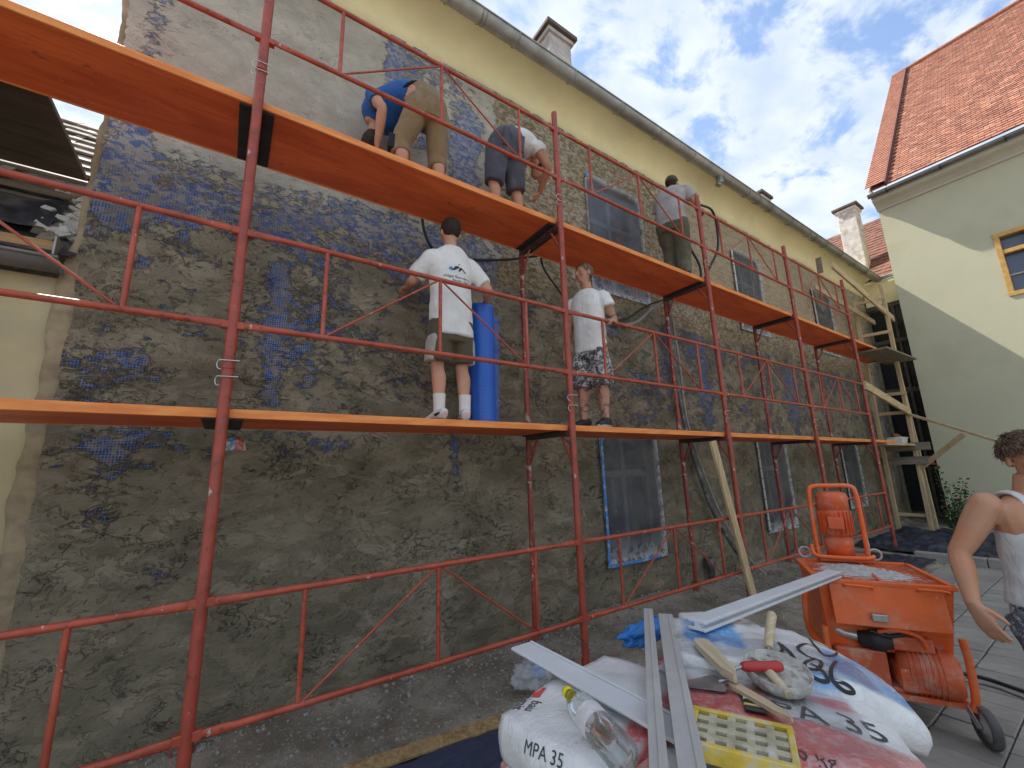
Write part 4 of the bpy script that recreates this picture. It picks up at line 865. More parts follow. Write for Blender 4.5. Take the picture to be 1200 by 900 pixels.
# ---- 1: man in white T-shirt and olive shorts, back to us, lower deck
x, y = 1.49, .31
J = dict(base=(x, y, Z1), side=(1, 0, 0), back=(0, -1, 0), torso=[((x, y, Z1+.80), .135, .10), ((x, y, Z1+.92), .16, .12), ((x, y+.01, Z1+1.08), .15, .115), ((x, y+.01, Z1+1.28), .165, .12), ((x, y, Z1+1.42), .165, .10), ((x, y-.005, Z1+1.50), .10, .075)],
    neck=((x, y, Z1+1.46), (x+.005, y+.02, Z1+1.60)), head=(x+.01, y+.03, Z1+1.69), face=(.12, 1, -.12), hs=1.06,
    armL=((x-.178, y, Z1+1.40), (x-.285, y+.14, Z1+1.22), (x-.24, y+.38, Z1+1.27)), handL=((0, 1, .2), (0, .1, 1), .3, 1), armR=((x+.178, y, Z1+1.40), (x+.315, y-.09, Z1+1.18), (x+.40, y+.08, Z1+1.155)), handR=((.25, .9, -.45), (.2, .4, 1), .5, -1),
    legL=((x-.095, y, Z1+.86), (x-.105, y+.025, Z1+.49), (x-.105, y-.01, Z1+.085)), legR=((x+.10, y, Z1+.86), (x+.11, y+.02, Z1+.49), (x+.11, y-.03, Z1+.085)))
t, inv, part, HM = person('man in white printed T-shirt and olive shorts standing with his back turned', J, SK1)
hair_cap(part, HM, M_HAIRD, 1.05, -.045)
b = MB(); loft(b, [((x, y-.005, Z1+.71), .185, .145), ((x, y-.005, Z1+.84), .182, .142), ((x, y, Z1+.98), .176, .138), ((x, y, Z1+1.15), .178, .138), ((x, y, Z1+1.30), .186, .138), ((x, y, Z1+1.42), .183, .118), ((x, y-.002, Z1+1.495), .125, .090), ((x, y, Z1+1.525), .076, .074)], (1, 0, 0), 22, 4)
for k, s in (('armL', -1), ('armR', 1)):
    sh, el = V3(J[k][0]), V3(J[k][1]); limb(b, [sh+V3((-s*.05, 0, .0)), sh, sh.lerp(el, .35), sh.lerp(el, .82)], [.070, .076, .078, .076], 14, 3)
shirt = part(b, 'shirt', C_WHITE, .011, 5, (.010, (5, 5, 7), 2))
b = MB(); loft(b, [((x, y, Z1+.66), .165, .13), ((x, y, Z1+.80), .175, .135), ((x, y, Z1+.93), .17, .13)], (1, 0, 0), 18, 3)
for s in (-1, 1): loft(b, [((x+s*.088, y, Z1+.84), .10, .125), ((x+s*.098, y+.005, Z1+.66), .098, .115), ((x+s*.106, y+.01, Z1+.50), .098, .108)], (1, 0, 0), 16, 4)
part(b, 'shorts', C_OLIVE, .011, 4, (.007, (6, 6, 5), 5))
for s in (-1, 1): b = MB(); loft(b, [((x+s*.142, y, Z1+.71), .047, .09), ((x+s*.160, y, Z1+.66), .044, .09), ((x+s*.176, y+.01, Z1+.50), .036, .078)], (1, 0, 0), 16, 3); part(b, 'side_panel', C_GREYL, .011, 4, (.005, (6, 6, 5), 7))
for k in ('legL', 'legR'):
    an = V3(J[k][2]); b = MB(); limb(b, [an+V3((0, -.002, .15)), an+V3((0, -.002, .08)), an+V3((0, 0, -.02))], [.050, .047, .046], 14, 3); part(b, 'sock', C_SOCK, None)
    shoe(part, an, ((-.15 if k == 'legL' else .35), 1, 0), M_SHOEW, M_GREYSOLE, 1.05)
    b = MB(); a0 = an+V3((0, -.052, -.02)); b.tube([a0+V3((-.046, .03, .0)), a0+V3((-.02, -.012, .012)), a0+V3((.02, -.012, .012)), a0+V3((.046, .03, 0))], .011, 8); b.tube([a0+V3((-.05, .09, -.02)), a0+V3((-.044, .01, -.035)), a0+V3((0, -.014, -.03)), a0+V3((.044, .01, -.035)), a0+V3((.05, .09, -.02))], .006, 6); part(b, 'shoe_stripe', M_SHOEB, None)
bv = bvh_of(shirt); o = (x+.0, y-.16, Z1+1.225); rr, uu = (1, 0, 0), (0, 0, 1)
def prn(bm, mat, dx, dz): p = part(decal(bm, bv, (o[0]+dx, o[1], o[2]+dz), rr, uu), 'print', mat, None); p.parent = shirt; p.matrix_parent_inverse = Matrix()
prn(poly_bm([(-.055, 0), (-.028, .040), (.0, .048), (.022, .030), (.005, .030), (-.03, .004)]), M_INK, .0, .03); prn(poly_bm([(.0, .012), (.018, .040), (.034, .044), (.072, .006), (.066, -.004), (.034, .027), (.012, .0)]), M_INK, .0, .026); prn(poly_bm([(-.006, .055), (.01, .066), (.024, .080), (.014, .062)]), M_INK, .0, .03)
prn(poly_bm([(-.085, .012), (-.05, .0), (-.045, .018), (-.06, .038), (-.075, .028), (-.062, .020)]), M_INKB, 0, .026)
prn(text_mesh('oldgel Bau-vén k.v.', .036), M_INK, .012, -.022); prn(text_mesh('Bauvér  team', .030), M_INK, .03, -.052); prn(text_mesh('email: bvkv@', .020), M_INK, -.01, -.083)

# ---- 2: tattooed man leaning a hand on the rail, lower deck
x, y = 3.06, .26; f = V3((-.94, -.34, 0)); r = V3((-.34, .94, 0))      # r = his right
def q(a, b_, z, zz=Z1): return V3((x, y, zz))+f*a+r*b_+V3((0, 0, z))
J = dict(base=(x, y, Z1), side=r, back=-f, torso=[(q(0, 0, .80), .14, .10), (q(0, 0, .92), .17, .115), (q(0, 0, 1.08), .155, .11), (q(.01, 0, 1.26), .16, .115), (q(0, 0, 1.38), .16, .095), (q(0, 0, 1.46), .09, .07)],
    neck=(q(0, 0, 1.42), q(.02, 0, 1.56)), head=q(.035, .005, 1.655), face=(-.97, .12, -.02),
    armL=(q(0, -.175, 1.36), q(-.14, -.215, 1.13), q(.0, -.26, 1.075)), handL=((-.85, -.35, -.12), (0, -.4, 1), .55, -1), armR=(q(0, .175, 1.36), q(-.02, .25, 1.08), q(.06, .27, .83)), handR=((-.15, .0, -1), (-.4, .9, 0), .35, -1),
    legL=(q(0, -.09, .86), q(.03, -.10, .48), q(-.01, -.10, .085)), legR=(q(0, .09, .86), q(.04, .11, .48), q(.02, .12, .085)))
t, inv, part, HM = person('man in white cut-off T-shirt and grey camouflage shorts resting a hand on the rail', J, SK2)
hair_cap(part, HM, M_HAIRB, 1.05, -.03)
b = MB(); loft(b, [(q(0, 0, .78), .170, .130), (q(0, 0, .95), .166, .127), (q(0, 0, 1.12), .166, .127), (q(.005, 0, 1.27), .176, .130), (q(0, 0, 1.385), .176, .110), (q(0, 0, 1.455), .115, .086), (q(0, 0, 1.475), .072, .07)], r, 20, 4)
for s in (-1, 1): limb(b, [q(0, s*.14, 1.365), q(-.0, s*.182, 1.355), q(-.015, s*.208, 1.25)], [.068, .070, .070], 14, 3)
part(b, 'shirt', C_WHITE, .011, 4, (.009, (6, 6, 7), 9))
b = MB(); loft(b, [(q(0, 0, .70), .16, .12), (q(0, 0, .78), .165, .122), (q(0, 0, .84), .145, .110)], r, 18, 3)
for s in (-1, 1): loft(b, [(q(0, s*.085, .80), .080, .112), (q(.02, s*.105, .62), .108, .112), (q(.03, s*.112, .42), .102, .105)], r, 16, 4)
part(b, 'shorts', C_CAMO, .011, 4, (.008, (7, 7, 5), 3))
for k in ('legL', 'legR'): shoe(part, J[k][2], f if k == 'legL' else f+r*.35, M_SHOEB, M_GREYSOLE, 1.0)

# ---- 3: bent man in khaki trousers, upper deck
x, y = 1.235, .37
J = dict(base=(x, y, Z2), side=(1, .15, 0), back=(0, -1, 0), torso=[((x+.06, y-.02, Z2+.78), .15, .11), ((x+.03, y-.02, Z2+.93), .18, .13), ((x-.06, y+.08, Z2+1.00), .165, .12), ((x-.20, y+.22, Z2+.97), .175, .12), ((x-.30, y+.30, Z2+.86), .17, .10), ((x-.33, y+.33, Z2+.78), .09, .07)],
    neck=((x-.30, y+.30, Z2+.86), (x-.35, y+.32, Z2+.70)), head=(x-.36, y+.32, Z2+.60), face=(-.15, .75, -.45), headup=(-.35, .1, -.9),
    armL=((x-.40, y+.16, Z2+.93), (x-.345, y+.06, Z2+.76), (x-.33, y+.22, Z2+.50)), handL=((.1, .5, -.8), (-1, 0, 0), .4, 1), armR=((x-.12, y+.36, Z2+.85), (x+.02, y+.42, Z2+.64), (x-.02, y+.46, Z2+.44)), handR=((.1, .3, -.9), (0, -1, 0), .3, 1),
    legL=((x-.05, y-.01, Z2+.86), (x-.17, y+.06, Z2+.47), (x-.165, y+.02, Z2+.085)), legR=((x+.13, y-.01, Z2+.86), (x+.17, y+.05, Z2+.47), (x+.175, y+.02, Z2+.085)))
t, inv, part, HM = person('man in khaki knee-length work trousers and blue shirt bent double on upper deck', J, SK1)
hair_cap(part, HM, M_HAIRD, 1.06, -.04)
b = MB(); loft(b, [((x+.0, y+.03, Z2+1.00), .178, .13), ((x-.08, y+.10, Z2+1.01), .178, .132), ((x-.20, y+.22, Z2+.98), .19, .135), ((x-.30, y+.30, Z2+.87), .19, .115), ((x-.335, y+.325, Z2+.79), .10, .085)], (1, .15, 0), 20, 4)
for k in ('armL', 'armR'): sh, el = V3(J[k][0]), V3(J[k][1]); limb(b, [sh.lerp(V3((x-.28, y+.26, Z2+.88)), .4), sh, sh.lerp(el, .45)], [.07, .075, .074], 12, 3)
part(b, 'shirt', C_BLUE, .011, 4, (.009, (6, 6, 6), 1))
b = MB(); loft(b, [((x+.05, y-.02, Z2+.72), .17, .13), ((x+.04, y-.02, Z2+.88), .185, .145), ((x+.01, y+.0, Z2+.98), .178, .138), ((x-.03, y+.04, Z2+1.03), .168, .126)], (1, .15, 0), 20, 3)
for k in ('legL', 'legR'):
    hp, kn, an = (V3(v) for v in J[k]); limb(b, [hp, hp.lerp(kn, .5), kn, kn.lerp(an, .30)], [.115, .104, .088, .084], 16, 4)
part(b, 'trousers', C_KHAKI, .011, 4, (.010, (7, 7, 5), 6))
kn = V3(J['legL'][1]); part(MB().box((-.03, -.05, -.07), (.03, .055, .07), TR(kn+V3((-.085, .0, -.03)), (0, .08, -.3)), 0, .012), 'knee_pad', C_BLKPAD, None)
b = MB(); cc = V3((x-.015, y+.02, Z2+.995)); b.tube([cc+V3((.172*math.cos(a), .130*math.sin(a)+.02*math.cos(a), .045*math.sin(a)*-1+.02*math.cos(a))) for a in [2*math.pi*k/24 for k in range(24)]], .016, 8, 0, False, True); part(b, 'belt', C_BLKPAD, None)
for k in ('legL', 'legR'): shoe(part, J[k][2], (0, 1, 0), M_SHOEB, M_SOLE)

# ---- 4: bent man in slate shorts with white cap, upper deck
x, y = 2.12, .36
J = dict(base=(x, y, Z2), side=(.4, 0, -.9), back=(0, -1, 0), torso=[((x-.02, y-.02, Z2+.76), .14, .11), ((x, y-.02, Z2+.90), .17, .125), ((x+.10, y+.0, Z2+.99), .135, .125), ((x+.23, y+.02, Z2+1.01), .12, .15), ((x+.34, y+.04, Z2+.97), .10, .15), ((x+.39, y+.05, Z2+.93), .07, .08)],
    neck=((x+.36, y+.04, Z2+.96), (x+.44, y+.05, Z2+.89)), head=(x+.485, y+.06, Z2+.85), face=(.35, .25, -.8), headup=(.85, .1, .4),
    armL=((x+.34, y+.20, Z2+.95), (x+.36, y+.30, Z2+.72), (x+.40, y+.34, Z2+.52)), handL=((.1, .4, -.8), (-1, 0, 0), .4, 1), armR=((x+.34, y-.12, Z2+.95), (x+.44, y-.16, Z2+.72), (x+.50, y+.08, Z2+.60)), handR=((-.2, .6, -.6), (.5, -.6, 0), .4, 1),
    legL=((x-.09, y-.01, Z2+.84), (x-.11, y+.05, Z2+.47), (x-.12, y+.02, Z2+.085)), legR=((x+.09, y-.01, Z2+.84), (x+.16, y+.05, Z2+.47), (x+.17, y+.02, Z2+.085)))
t, inv, part, HM = person('man in slate grey work shorts and white cap bending on the upper deck', J, SK3)
hair_cap(part, HM, M_HAIRD, 1.03, -.045); cp = hair_cap(part, HM, C_CAPW, 1.12, .0, .2, 'cap', .002)
b = MB(); b.lathe([(.085, 0), (.088, .008)], HM @ TR((0, .085, .035), (R(8), 0, 0), (.75, .75, 1)), 18); part(b, 'cap_peak', C_CAPW, None).parent = cp; cp.children[0].matrix_parent_inverse = Matrix()
b = MB(); loft(b, [((x+.06, y+.0, Z2+.965), .14, .15), ((x+.12, y+.005, Z2+1.0), .142, .15), ((x+.23, y+.02, Z2+1.02), .135, .162), ((x+.34, y+.04, Z2+.98), .115, .165), ((x+.385, y+.05, Z2+.94), .085, .10)], (.4, 0, -.9), 20, 4)
for k in ('armL', 'armR'): sh, el = V3(J[k][0]), V3(J[k][1]); limb(b, [sh.lerp(V3((x+.30, y+.04, Z2+.97)), .4), sh, sh.lerp(el, .28)], [.068, .072, .070], 12, 3)
part(b, 'shirt', C_WHITE, .011, 4, (.008, (6, 6, 6), 4))
b = MB(); loft(b, [((x-.01, y-.02, Z2+.70), .165, .13), ((x, y-.02, Z2+.86), .19, .155), ((x+.05, y-.01, Z2+.955), .165, .15), ((x+.10, y+.0, Z2+.99), .14, .145)], (1, -.1, 0), 20, 3)
for k in ('legL', 'legR'): hp, kn, an = (V3(v) for v in J[k]); limb(b, [hp, hp.lerp(kn, .5), kn.lerp(an, .06)], [.122, .112, .098], 16, 4)
part(b, 'shorts', C_GREY, .011, 4, (.009, (7, 7, 5), 8))
for s in (-1, 1): part(MB().box((-.035, -.012, -.085), (.035, .012, .085), TR((x+s*.09+.0, y-.172, Z2+.84), (R(8), 0, s*.12)), 0, .008), 'back_pocket', C_GREY, None)
for k in ('legL', 'legR'): shoe(part, J[k][2], (.1, 1, 0), M_SHOEB, M_SOLE)

# ---- 5: man in grey T-shirt with dark cap, upper deck, turned towards the wall
x, y = 4.76, .26; f = V3((.96, .28, 0)).normalized(); r = V3((f.y, -f.x, 0))
def q(a, b_, z): return V3((x, y, Z2))+f*a+r*b_+V3((0, 0, z))
J = dict(base=(x, y, Z2), side=r, back=-f, torso=[(q(0, 0, .78), .14, .11), (q(0, 0, .90), .175, .125), (q(.01, 0, 1.05), .165, .12), (q(.07, 0, 1.24), .18, .12), (q(.13, 0, 1.36), .18, .10), (q(.16, 0, 1.43), .09, .07)],
    neck=(q(.14, 0, 1.39), q(.21, 0, 1.50)), head=q(.245, .0, 1.575), face=(.95, .25, -.12),
    armR=(q(.13, .20, 1.33), q(.20, .30, 1.13), q(.42, .27, 1.14)), handR=((1, .0, .05), (0, -.5, 1), .7, -1), armL=(q(.13, -.19, 1.34), q(.26, -.24, 1.12), q(.44, -.12, 1.2)), handL=((1, .2, .1), (0, .5, 1), .6, 1),
    legR=(q(0, .09, .86), q(.05, .10, .48), q(-.02, .10, .085)), legL=(q(0, -.09, .86), q(.10, -.09, .48), q(.04, -.10, .085)))
t, inv, part, HM = person('man in grey T-shirt, olive trousers and dark cap working on upper deck', J, SK1)
hair_cap(part, HM, M_HAIRD, 1.03, -.045); cp = hair_cap(part, HM, C_CAP, 1.11, .01, .2, 'cap', .002)
b = MB(); b.lathe([(.085, 0), (.088, .008)], HM @ TR((0, .095, .045), (R(8), 0, 0), (.75, .8, 1)), 18); o_ = part(b, 'cap_peak', C_CAP, None); o_.parent = cp; o_.matrix_parent_inverse = Matrix()
b = MB(); loft(b, [(q(0, 0, .80), .192, .142), (q(0, 0, .95), .186, .138), (q(.02, 0, 1.08), .185, .136), (q(.07, 0, 1.24), .196, .136), (q(.13, 0, 1.365), .196, .115), (q(.155, 0, 1.425), .11, .085)], r, 20, 4)
for k in ('armL', 'armR'): sh, el = V3(J[k][0]), V3(J[k][1]); limb(b, [sh.lerp(q(.12, 0, 1.3), .3), sh, sh.lerp(el, .62)], [.07, .075, .074], 12, 3)
part(b, 'shirt', C_TEE, .011, 4, (.010, (6, 6, 6), 12))
b = MB(); loft(b, [(q(0, 0, .70), .165, .13), (q(0, 0, .80), .175, .135), (q(0, 0, .87), .15, .118)], r, 18, 3)
for k in ('legL', 'legR'): hp, kn, an = (V3(v) for v in J[k]); limb(b, [hp, hp.lerp(kn, .5), kn, kn.lerp(an, .5), an+V3((0, 0, -.02))], [.118, .112, .095, .088, .075], 16, 4)
part(b, 'trousers', C_OLTR, .011, 4, (.012, (7, 7, 5), 15))
for k in ('legL', 'legR'): shoe(part, J[k][2], f, M_SHOEB, M_SOLE)

# ---- 6: youth in tank top walking towards us on the pavers
x, y = 3.33, -2.36; f = V3((-.66, -.75, 0)).normalized(); r = V3((f.y, -f.x, 0))    # r = his right
def q(a, b_, z): return V3((x, y, 0))+f*a+r*b_+V3((0, 0, z))
J = dict(base=(x, y, 0), side=r, back=-f, torso=[(q(0, 0, .76), .14, .10), (q(0, 0, .88), .165, .11), (q(0, 0, 1.02), .145, .10), (q(.02, 0, 1.18), .165, .11), (q(.02, 0, 1.30), .175, .092), (q(.01, 0, 1.38), .085, .065)],
    neck=(q(.01, 0, 1.35), q(.035, 0, 1.465)), head=q(.05, -.005, 1.54), face=(-.80, -.60, -.08), hs=1.0,
    arm_k=1.02, armR=(q(.0, .195, 1.325), q(-.06, .315, 1.09), q(.015, .365, .870)), handR=((f.x*.45+r.x*-.15, f.y*.45+r.y*-.15, -1), r+f*.3, .22, -1, 1.04), armL=(q(.0, -.19, 1.30), q(-.04, -.26, 1.05), q(.06, -.25, .82)), handL=((0, 0, -1), -r, .35, 1),
    legR=(q(0, .09, .82), q(.12, .10, .46), q(.02, .10, .085)), legL=(q(0, -.09, .82), q(.0, -.10, .46), q(-.14, -.10, .10)))
t, inv, part, HM = person('dusty youth in white tank top and camouflage trousers walking across the pavers', J, SK6, voxel=.0065)
b = MB(); loft(b, [(q(0, 0, .86), .182, .128), (q(0, 0, .98), .165, .120), (q(.0, 0, 1.08), .160, .117), (q(.015, 0, 1.17), .170, .122), (q(.018, 0, 1.235), .150, .118)], r, 22, 4)
for s in (-1, 1): loft(b, [(q(.088, s*.085, 1.17), .060, .022), (q(.104, s*.088, 1.25), .042, .013), (q(.086, s*.088, 1.33), .030, .011), (q(.040, s*.09, 1.378), .027, .012), (q(-.03, s*.09, 1.375), .027, .012), (q(-.075, s*.09, 1.32), .03, .012), (q(-.085, s*.085, 1.20), .05, .02)], r, 12, 4)
tank = part(b, 'tank_top', C_TANK, .009, 4, (.008, (7, 7, 8), 21))
b = MB(); loft(b, [(q(0, 0, .68), .155, .12), (q(0, 0, .80), .175, .125), (q(0, 0, .885), .166, .118)], r, 18, 3)
for k in ('legL', 'legR'): hp, kn, an = (V3(v) for v in J[k]); limb(b, [hp, hp.lerp(kn, .5), kn, kn.lerp(an, .5), an+V3((0, 0, -.02))], [.110, .100, .082, .074, .066], 16, 4)
part(b, 'trousers', C_CAMO6, .010, 4, (.010, (8, 8, 6), 18))
for k in ('legL', 'legR'): shoe(part, J[k][2], f, M_SHOEB, M_SOLE)
h = hair_cap(part, HM, M_HAIRB, 1.09, -.035, .075, 'hair', .010)
lk_ = MB(); rs = random.Random(5)
for i in range(1100):
    a = rs.uniform(0, 2*math.pi); e = rs.uniform(-.2, 1.5); d = V3((math.cos(a)*math.cos(e), math.sin(a)*math.cos(e), math.sin(e)))
    if d.y > .5 and d.z < .42: continue
    if d.z < -.05 and d.y > -.2: continue
    p0 = V3((d.x*.080, d.y*.101-.014, d.z*.090+.036)); tg = V3((rs.uniform(-.6, .6), .5+rs.uniform(-.5, .6), -.35+rs.uniform(-.3, .4))); tg = (tg-tg.dot(d)*d).normalized()
    L = rs.uniform(.03, .062); p = [p0, p0+tg*L*.5+d*.012, p0+tg*L+d*rs.uniform(-.002, .014)]; lk_.tube([HM @ v for v in p], [.0034, .0028, .0008], 4)
o_ = part(lk_, 'hair_locks', M_HAIRB, None); o_.parent = h; o_.matrix_parent_inverse = Matrix(); o_['kind'] = 'stuff'
M_EYE = simple('dark_iris', (.03, .02, .015), .2, .1, 5, 0); M_LIP = skin_mat('lips', (.42, .17, .13))
for s in (-1, 1):
    b = MB(); ball(b, (0, 0, 0), 1, seg=12); b.v = [tuple(HM @ V3((s*.032+v[0]*.012, .072+v[1]*.012, .004+v[2]*.008))) for v in b.v]; part(b, 'eye', M_EYE, None)
    b = MB(); b.tube([HM @ V3((s*.014, .090, .026)), HM @ V3((s*.033, .088, .031)), HM @ V3((s*.052, .076, .026))], [.004, .005, .003], 6); part(b, 'eyebrow', M_HAIRB, None)
b = MB(); b.tube([HM @ V3((-.022, .080, -.053)), HM @ V3((0, .091, -.051)), HM @ V3((.022, .080, -.053))], [.003, .006, .003], 8); part(b, 'mouth', M_LIP, None)
bv = bvh_of(tank); 
for bmx, dx, dz in ((poly_bm([(-.06, .0), (-.03, .022), (0, .0), (.04, .02), (.07, .0), (.06, -.006), (.03, .008), (.0, -.008), (-.03, .008)]), .03, .04), (text_mesh('aooo', .055), .03, .0)):
    p = part(decal(bmx, bv, q(.16, .02-dx, 1.09+dz), -r, (0, 0, 1)), 'print', M_INK, None); p.parent = tank; p.matrix_parent_inverse = Matrix()
# ================================================================== BAGS ON A PALLET
PC = V3((1.47, -1.74, 0)); PA = R(8)
PM = Matrix.Translation(PC) @ Matrix.Rotation(PA, 4, 'Z')
pal = empty('pallet', PC, PA, 'wooden pallet under the cement bags', 'pallet')
for y in (-.38, -.19, 0, .19, .38): MB().box((-.60, y-.05, .118), (.60, y+.05, .14), None, 0, .003).build('top_board', M_OLDX, pal)
for y in (-.36, 0, .36):
    MB().box((-.60, y-.05, .0), (.60, y+.05, .022), None, 0, .003).build('bottom_board', M_OLDX, pal)
    for x in (-.53, 0, .53): MB().box((x-.07, y-.05, .0215), (x+.07, y+.05, .1185), None, 0, .003).build('block', M_OLDX, pal)
def bag_mesh(sx, sy, sz, seed, lump=.016, droop=0, cuts=(26, 18, 8)):
    bm = bmesh.new(); bmesh.ops.create_grid(bm, x_segments=1, y_segments=1, size=1); bm.clear()
    V = {}; nx, ny, nz = cuts; F = []
    def vid(i, j, k):
        if (i, j, k) not in V: V[(i, j, k)] = bm.verts.new((2*i/nx-1, 2*j/ny-1, 2*k/nz-1))
        return V[(i, j, k)]
    for i in range(nx):
        for j in range(ny):
            for k, fl in ((0, 1), (nz, 0)): q_ = [vid(i, j, k), vid(i+1, j, k), vid(i+1, j+1, k), vid(i, j+1, k)]; bm.faces.new(q_[::-1] if fl else q_)
    for i in range(nx):
        for k in range(nz):
            for j, fl in ((0, 0), (ny, 1)): q_ = [vid(i, j, k), vid(i+1, j, k), vid(i+1, j, k+1), vid(i, j, k+1)]; bm.faces.new(q_[::-1] if fl else q_)
    for j in range(ny):
        for k in range(nz):
            for i, fl in ((0, 1), (nx, 0)): q_ = [vid(i, j, k), vid(i, j+1, k), vid(i, j+1, k+1), vid(i, j, k+1)]; bm.faces.new(q_[::-1] if fl else q_)
    for v in bm.verts:
        c = v.co.copy(); x2, y2, z2 = c.x**2, c.y**2, c.z**2
        s_ = V3((c.x*math.sqrt(1-y2/2-z2/2+y2*z2/3), c.y*math.sqrt(1-x2/2-z2/2+x2*z2/3), c.z*math.sqrt(1-x2/2-y2/2+x2*y2/3)))
        w = .27; p = c*(1-w)+s_*w; p = V3((p.x*sx/2, p.y*sy/2, p.z*sz/2))
        n = s_.normalized(); d = lump*mnoise.noise(V3((p.x*5+seed, p.y*5, p.z*5)))+.5*lump*mnoise.noise(V3((p.x*13+seed, p.y*13, p.z*9)))+.22*lump*mnoise.noise(V3((p.x*34, p.y*30+seed, p.z*20)))
        p += n*d
        if droop: p.z -= droop*max(0, p.x/(sx/2))**2.2*(.6+.4*c.z)
        v.co = p
    me = bpy.data.meshes.new('cement_bag'); bm.to_mesh(me); bm.free(); me.polygons.foreach_set('use_smooth', [True]*len(me.polygons)); return me
def bag_mat(name, prints, dust=.35):
    """white paper with printed areas: (colour, x0, x1, y0, y1, ragged)"""
    t = NT(name); o = t.tc.outputs['Object']; s = t.n('ShaderNodeSeparateXYZ', {'Vector': o}); v = t.co(); n = t.noise(v, 9, 5, .6); nf = t.noise(v, 40, 6, .7)
    c = t.mix(t.ramp(n, .3, .7), (.66, .66, .645), (.78, .78, .765))
    for col, x0, x1, y0, y1, rag in prints:
        wx = t.math('ADD', s.outputs['X'], t.math('MULTIPLY', t.math('SUBTRACT', n, .5), rag)); wy = t.math('ADD', s.outputs['Y'], t.math('MULTIPLY', t.math('SUBTRACT', t.noise(t.co(loc=(4, 4, 4)), 8, 5, .6), .5), rag))
        e = max(.004, rag*.18)
        m = t.math('MULTIPLY', t.math('MULTIPLY', t.ramp(wx, x0-e, x0+e), t.math('SUBTRACT', 1, t.ramp(wx, x1-e, x1+e))), t.math('MULTIPLY', t.ramp(wy, y0-e, y0+e), t.math('SUBTRACT', 1, t.ramp(wy, y1-e, y1+e))))
        m = t.math('MULTIPLY', m, t.math('ADD', .50, t.math('MULTIPLY', t.ramp(nf, .36, .54), .50))); c = t.mix(m, c, col)
    d = t.math('MULTIPLY', t.ramp(t.noise(v, 5, 8, .68), .48, .68), dust); c = t.mix(d, c, (.60, .585, .56))
    sp = t.ramp(t.noise(v, 65, 5, .65), .64, .68); c = t.mix(t.math('MULTIPLY', sp, .5), c, (.74, .72, .70))
    wr = t.math('ADD', t.noise(t.co((1, 2.2, 1), rot=(0, 0, .5)), 12, 5, .6, 1.2), t.math('MULTIPLY', t.noise(t.co((2.5, .8, 1), rot=(0, 0, -.4)), 17, 4, .6, 1.5), .7))
    crs = t.math('ABSOLUTE', t.math('SUBTRACT', t.noise(t.co((1, 1.6, 1)), 7, 5, .6, 1.8), .5)); wr = t.math('ADD', wr, t.math('MULTIPLY', t.ramp(crs, 0, .06), .35))
    t.fin(Base_Color=c, Roughness=.5, Normal=t.bump(wr, .42, .012)); t.b.inputs['Coat Weight'].default_value = .45; t.b.inputs['Coat Roughness'].default_value = .16; return t.m
RED_ = (.72, .15, .13); BLU_ = (.10, .36, .72)
B_PLAIN = bag_mat('paper_bag_plain', [(RED_, -.4, .4, -.26, -.165, .03)], .3)
B_1 = bag_mat('paper_bag_white', [(RED_, -.12, .22, -.30, -.13, .10), (RED_, -.4, .4, -.3, -.205, .03)], .22)
B_2 = bag_mat('paper_bag_red', [(RED_, -.10, .42, -.30, -.045, .08), (RED_, -.40, -.02, -.16, .13, .13), (RED_, .10, .22, .10, .16, .06)], .40)
B_3 = bag_mat('paper_bag_blue', [(BLU_, -.30, -.10, -.08, .20, .10), (BLU_, .17, .36, -.20, .10, .15), (BLU_, .02, .14, -.24, -.17, .05), (RED_, -.06, .05, -.24, -.17, .06)], .36)
bags = {}
low = bag_mesh(.63, .43, .148, 3)
for L_ in range(4):
    for i, (lx, ly) in enumerate([(-.31, .21), (-.31, -.21), (.31, .21), (.31, -.21)]):
        o = obj('cement_bag', low.copy(), B_PLAIN); o.matrix_world = PM @ TR((lx+random.uniform(-.012, .012), ly+random.uniform(-.01, .01), .212+L_*.134), (0, 0, random.uniform(-.03, .03)+(math.pi if (i+L_) % 2 else 0)))
        tag(o, f"red-edged cement bag in the {['lowest', 'second', 'third', 'fourth'][L_]} layer, {['dirt-strip side by the tarpaulin', 'open-courtyard side by the tarpaulin', 'dirt-strip side by the machine', 'open-courtyard side by the machine'][i]}", 'cement bag', 'lower cement bags of the pallet stack')
def top_bag(key, me, mat, M, label, W=False): M = M if W else PM @ M; o = obj('cement_bag', me, mat); o.matrix_world = M; tag(o, label, 'cement bag'); bags[key] = (o, M)
top_bag(1, bag_mesh(.64, .44, .15, 11, .014), B_1, TR((-.315, .205, .752), (0, 0, .03)), 'white printed cement bag with red squares, under the plastic bottle')
top_bag(5, bag_mesh(.64, .43, .15, 31, .014), B_PLAIN, TR((-.31, -.225, .750), (0, 0, 3.16)), 'white cement bag in the top layer, beside the one under the bottle')
top_bag(2, bag_mesh(.66, .47, .16, 17, .018, .05), B_2, TR((1.46, -1.975, .768), (0, R(2), R(-52))), 'red and white cement bag lettered 35 carrying the tools', True)
top_bag(3, bag_mesh(.78, .50, .18, 23, .022, .10), B_3, TR((1.845, -1.765, .785), (R(-2), R(3), R(-52))), 'white and blue cement bag sprayed with black 186', True)
top_bag(4, bag_mesh(.34, .24, .12, 41, .014), bag_mat('paper_bag_corner', [(RED_, .02, .10, -.05, .05, .01)], .3), TR((2.10, -1.40, .765), (0, .1, R(-20))), 'small white half-empty bag tucked behind the blue cement bag', True)
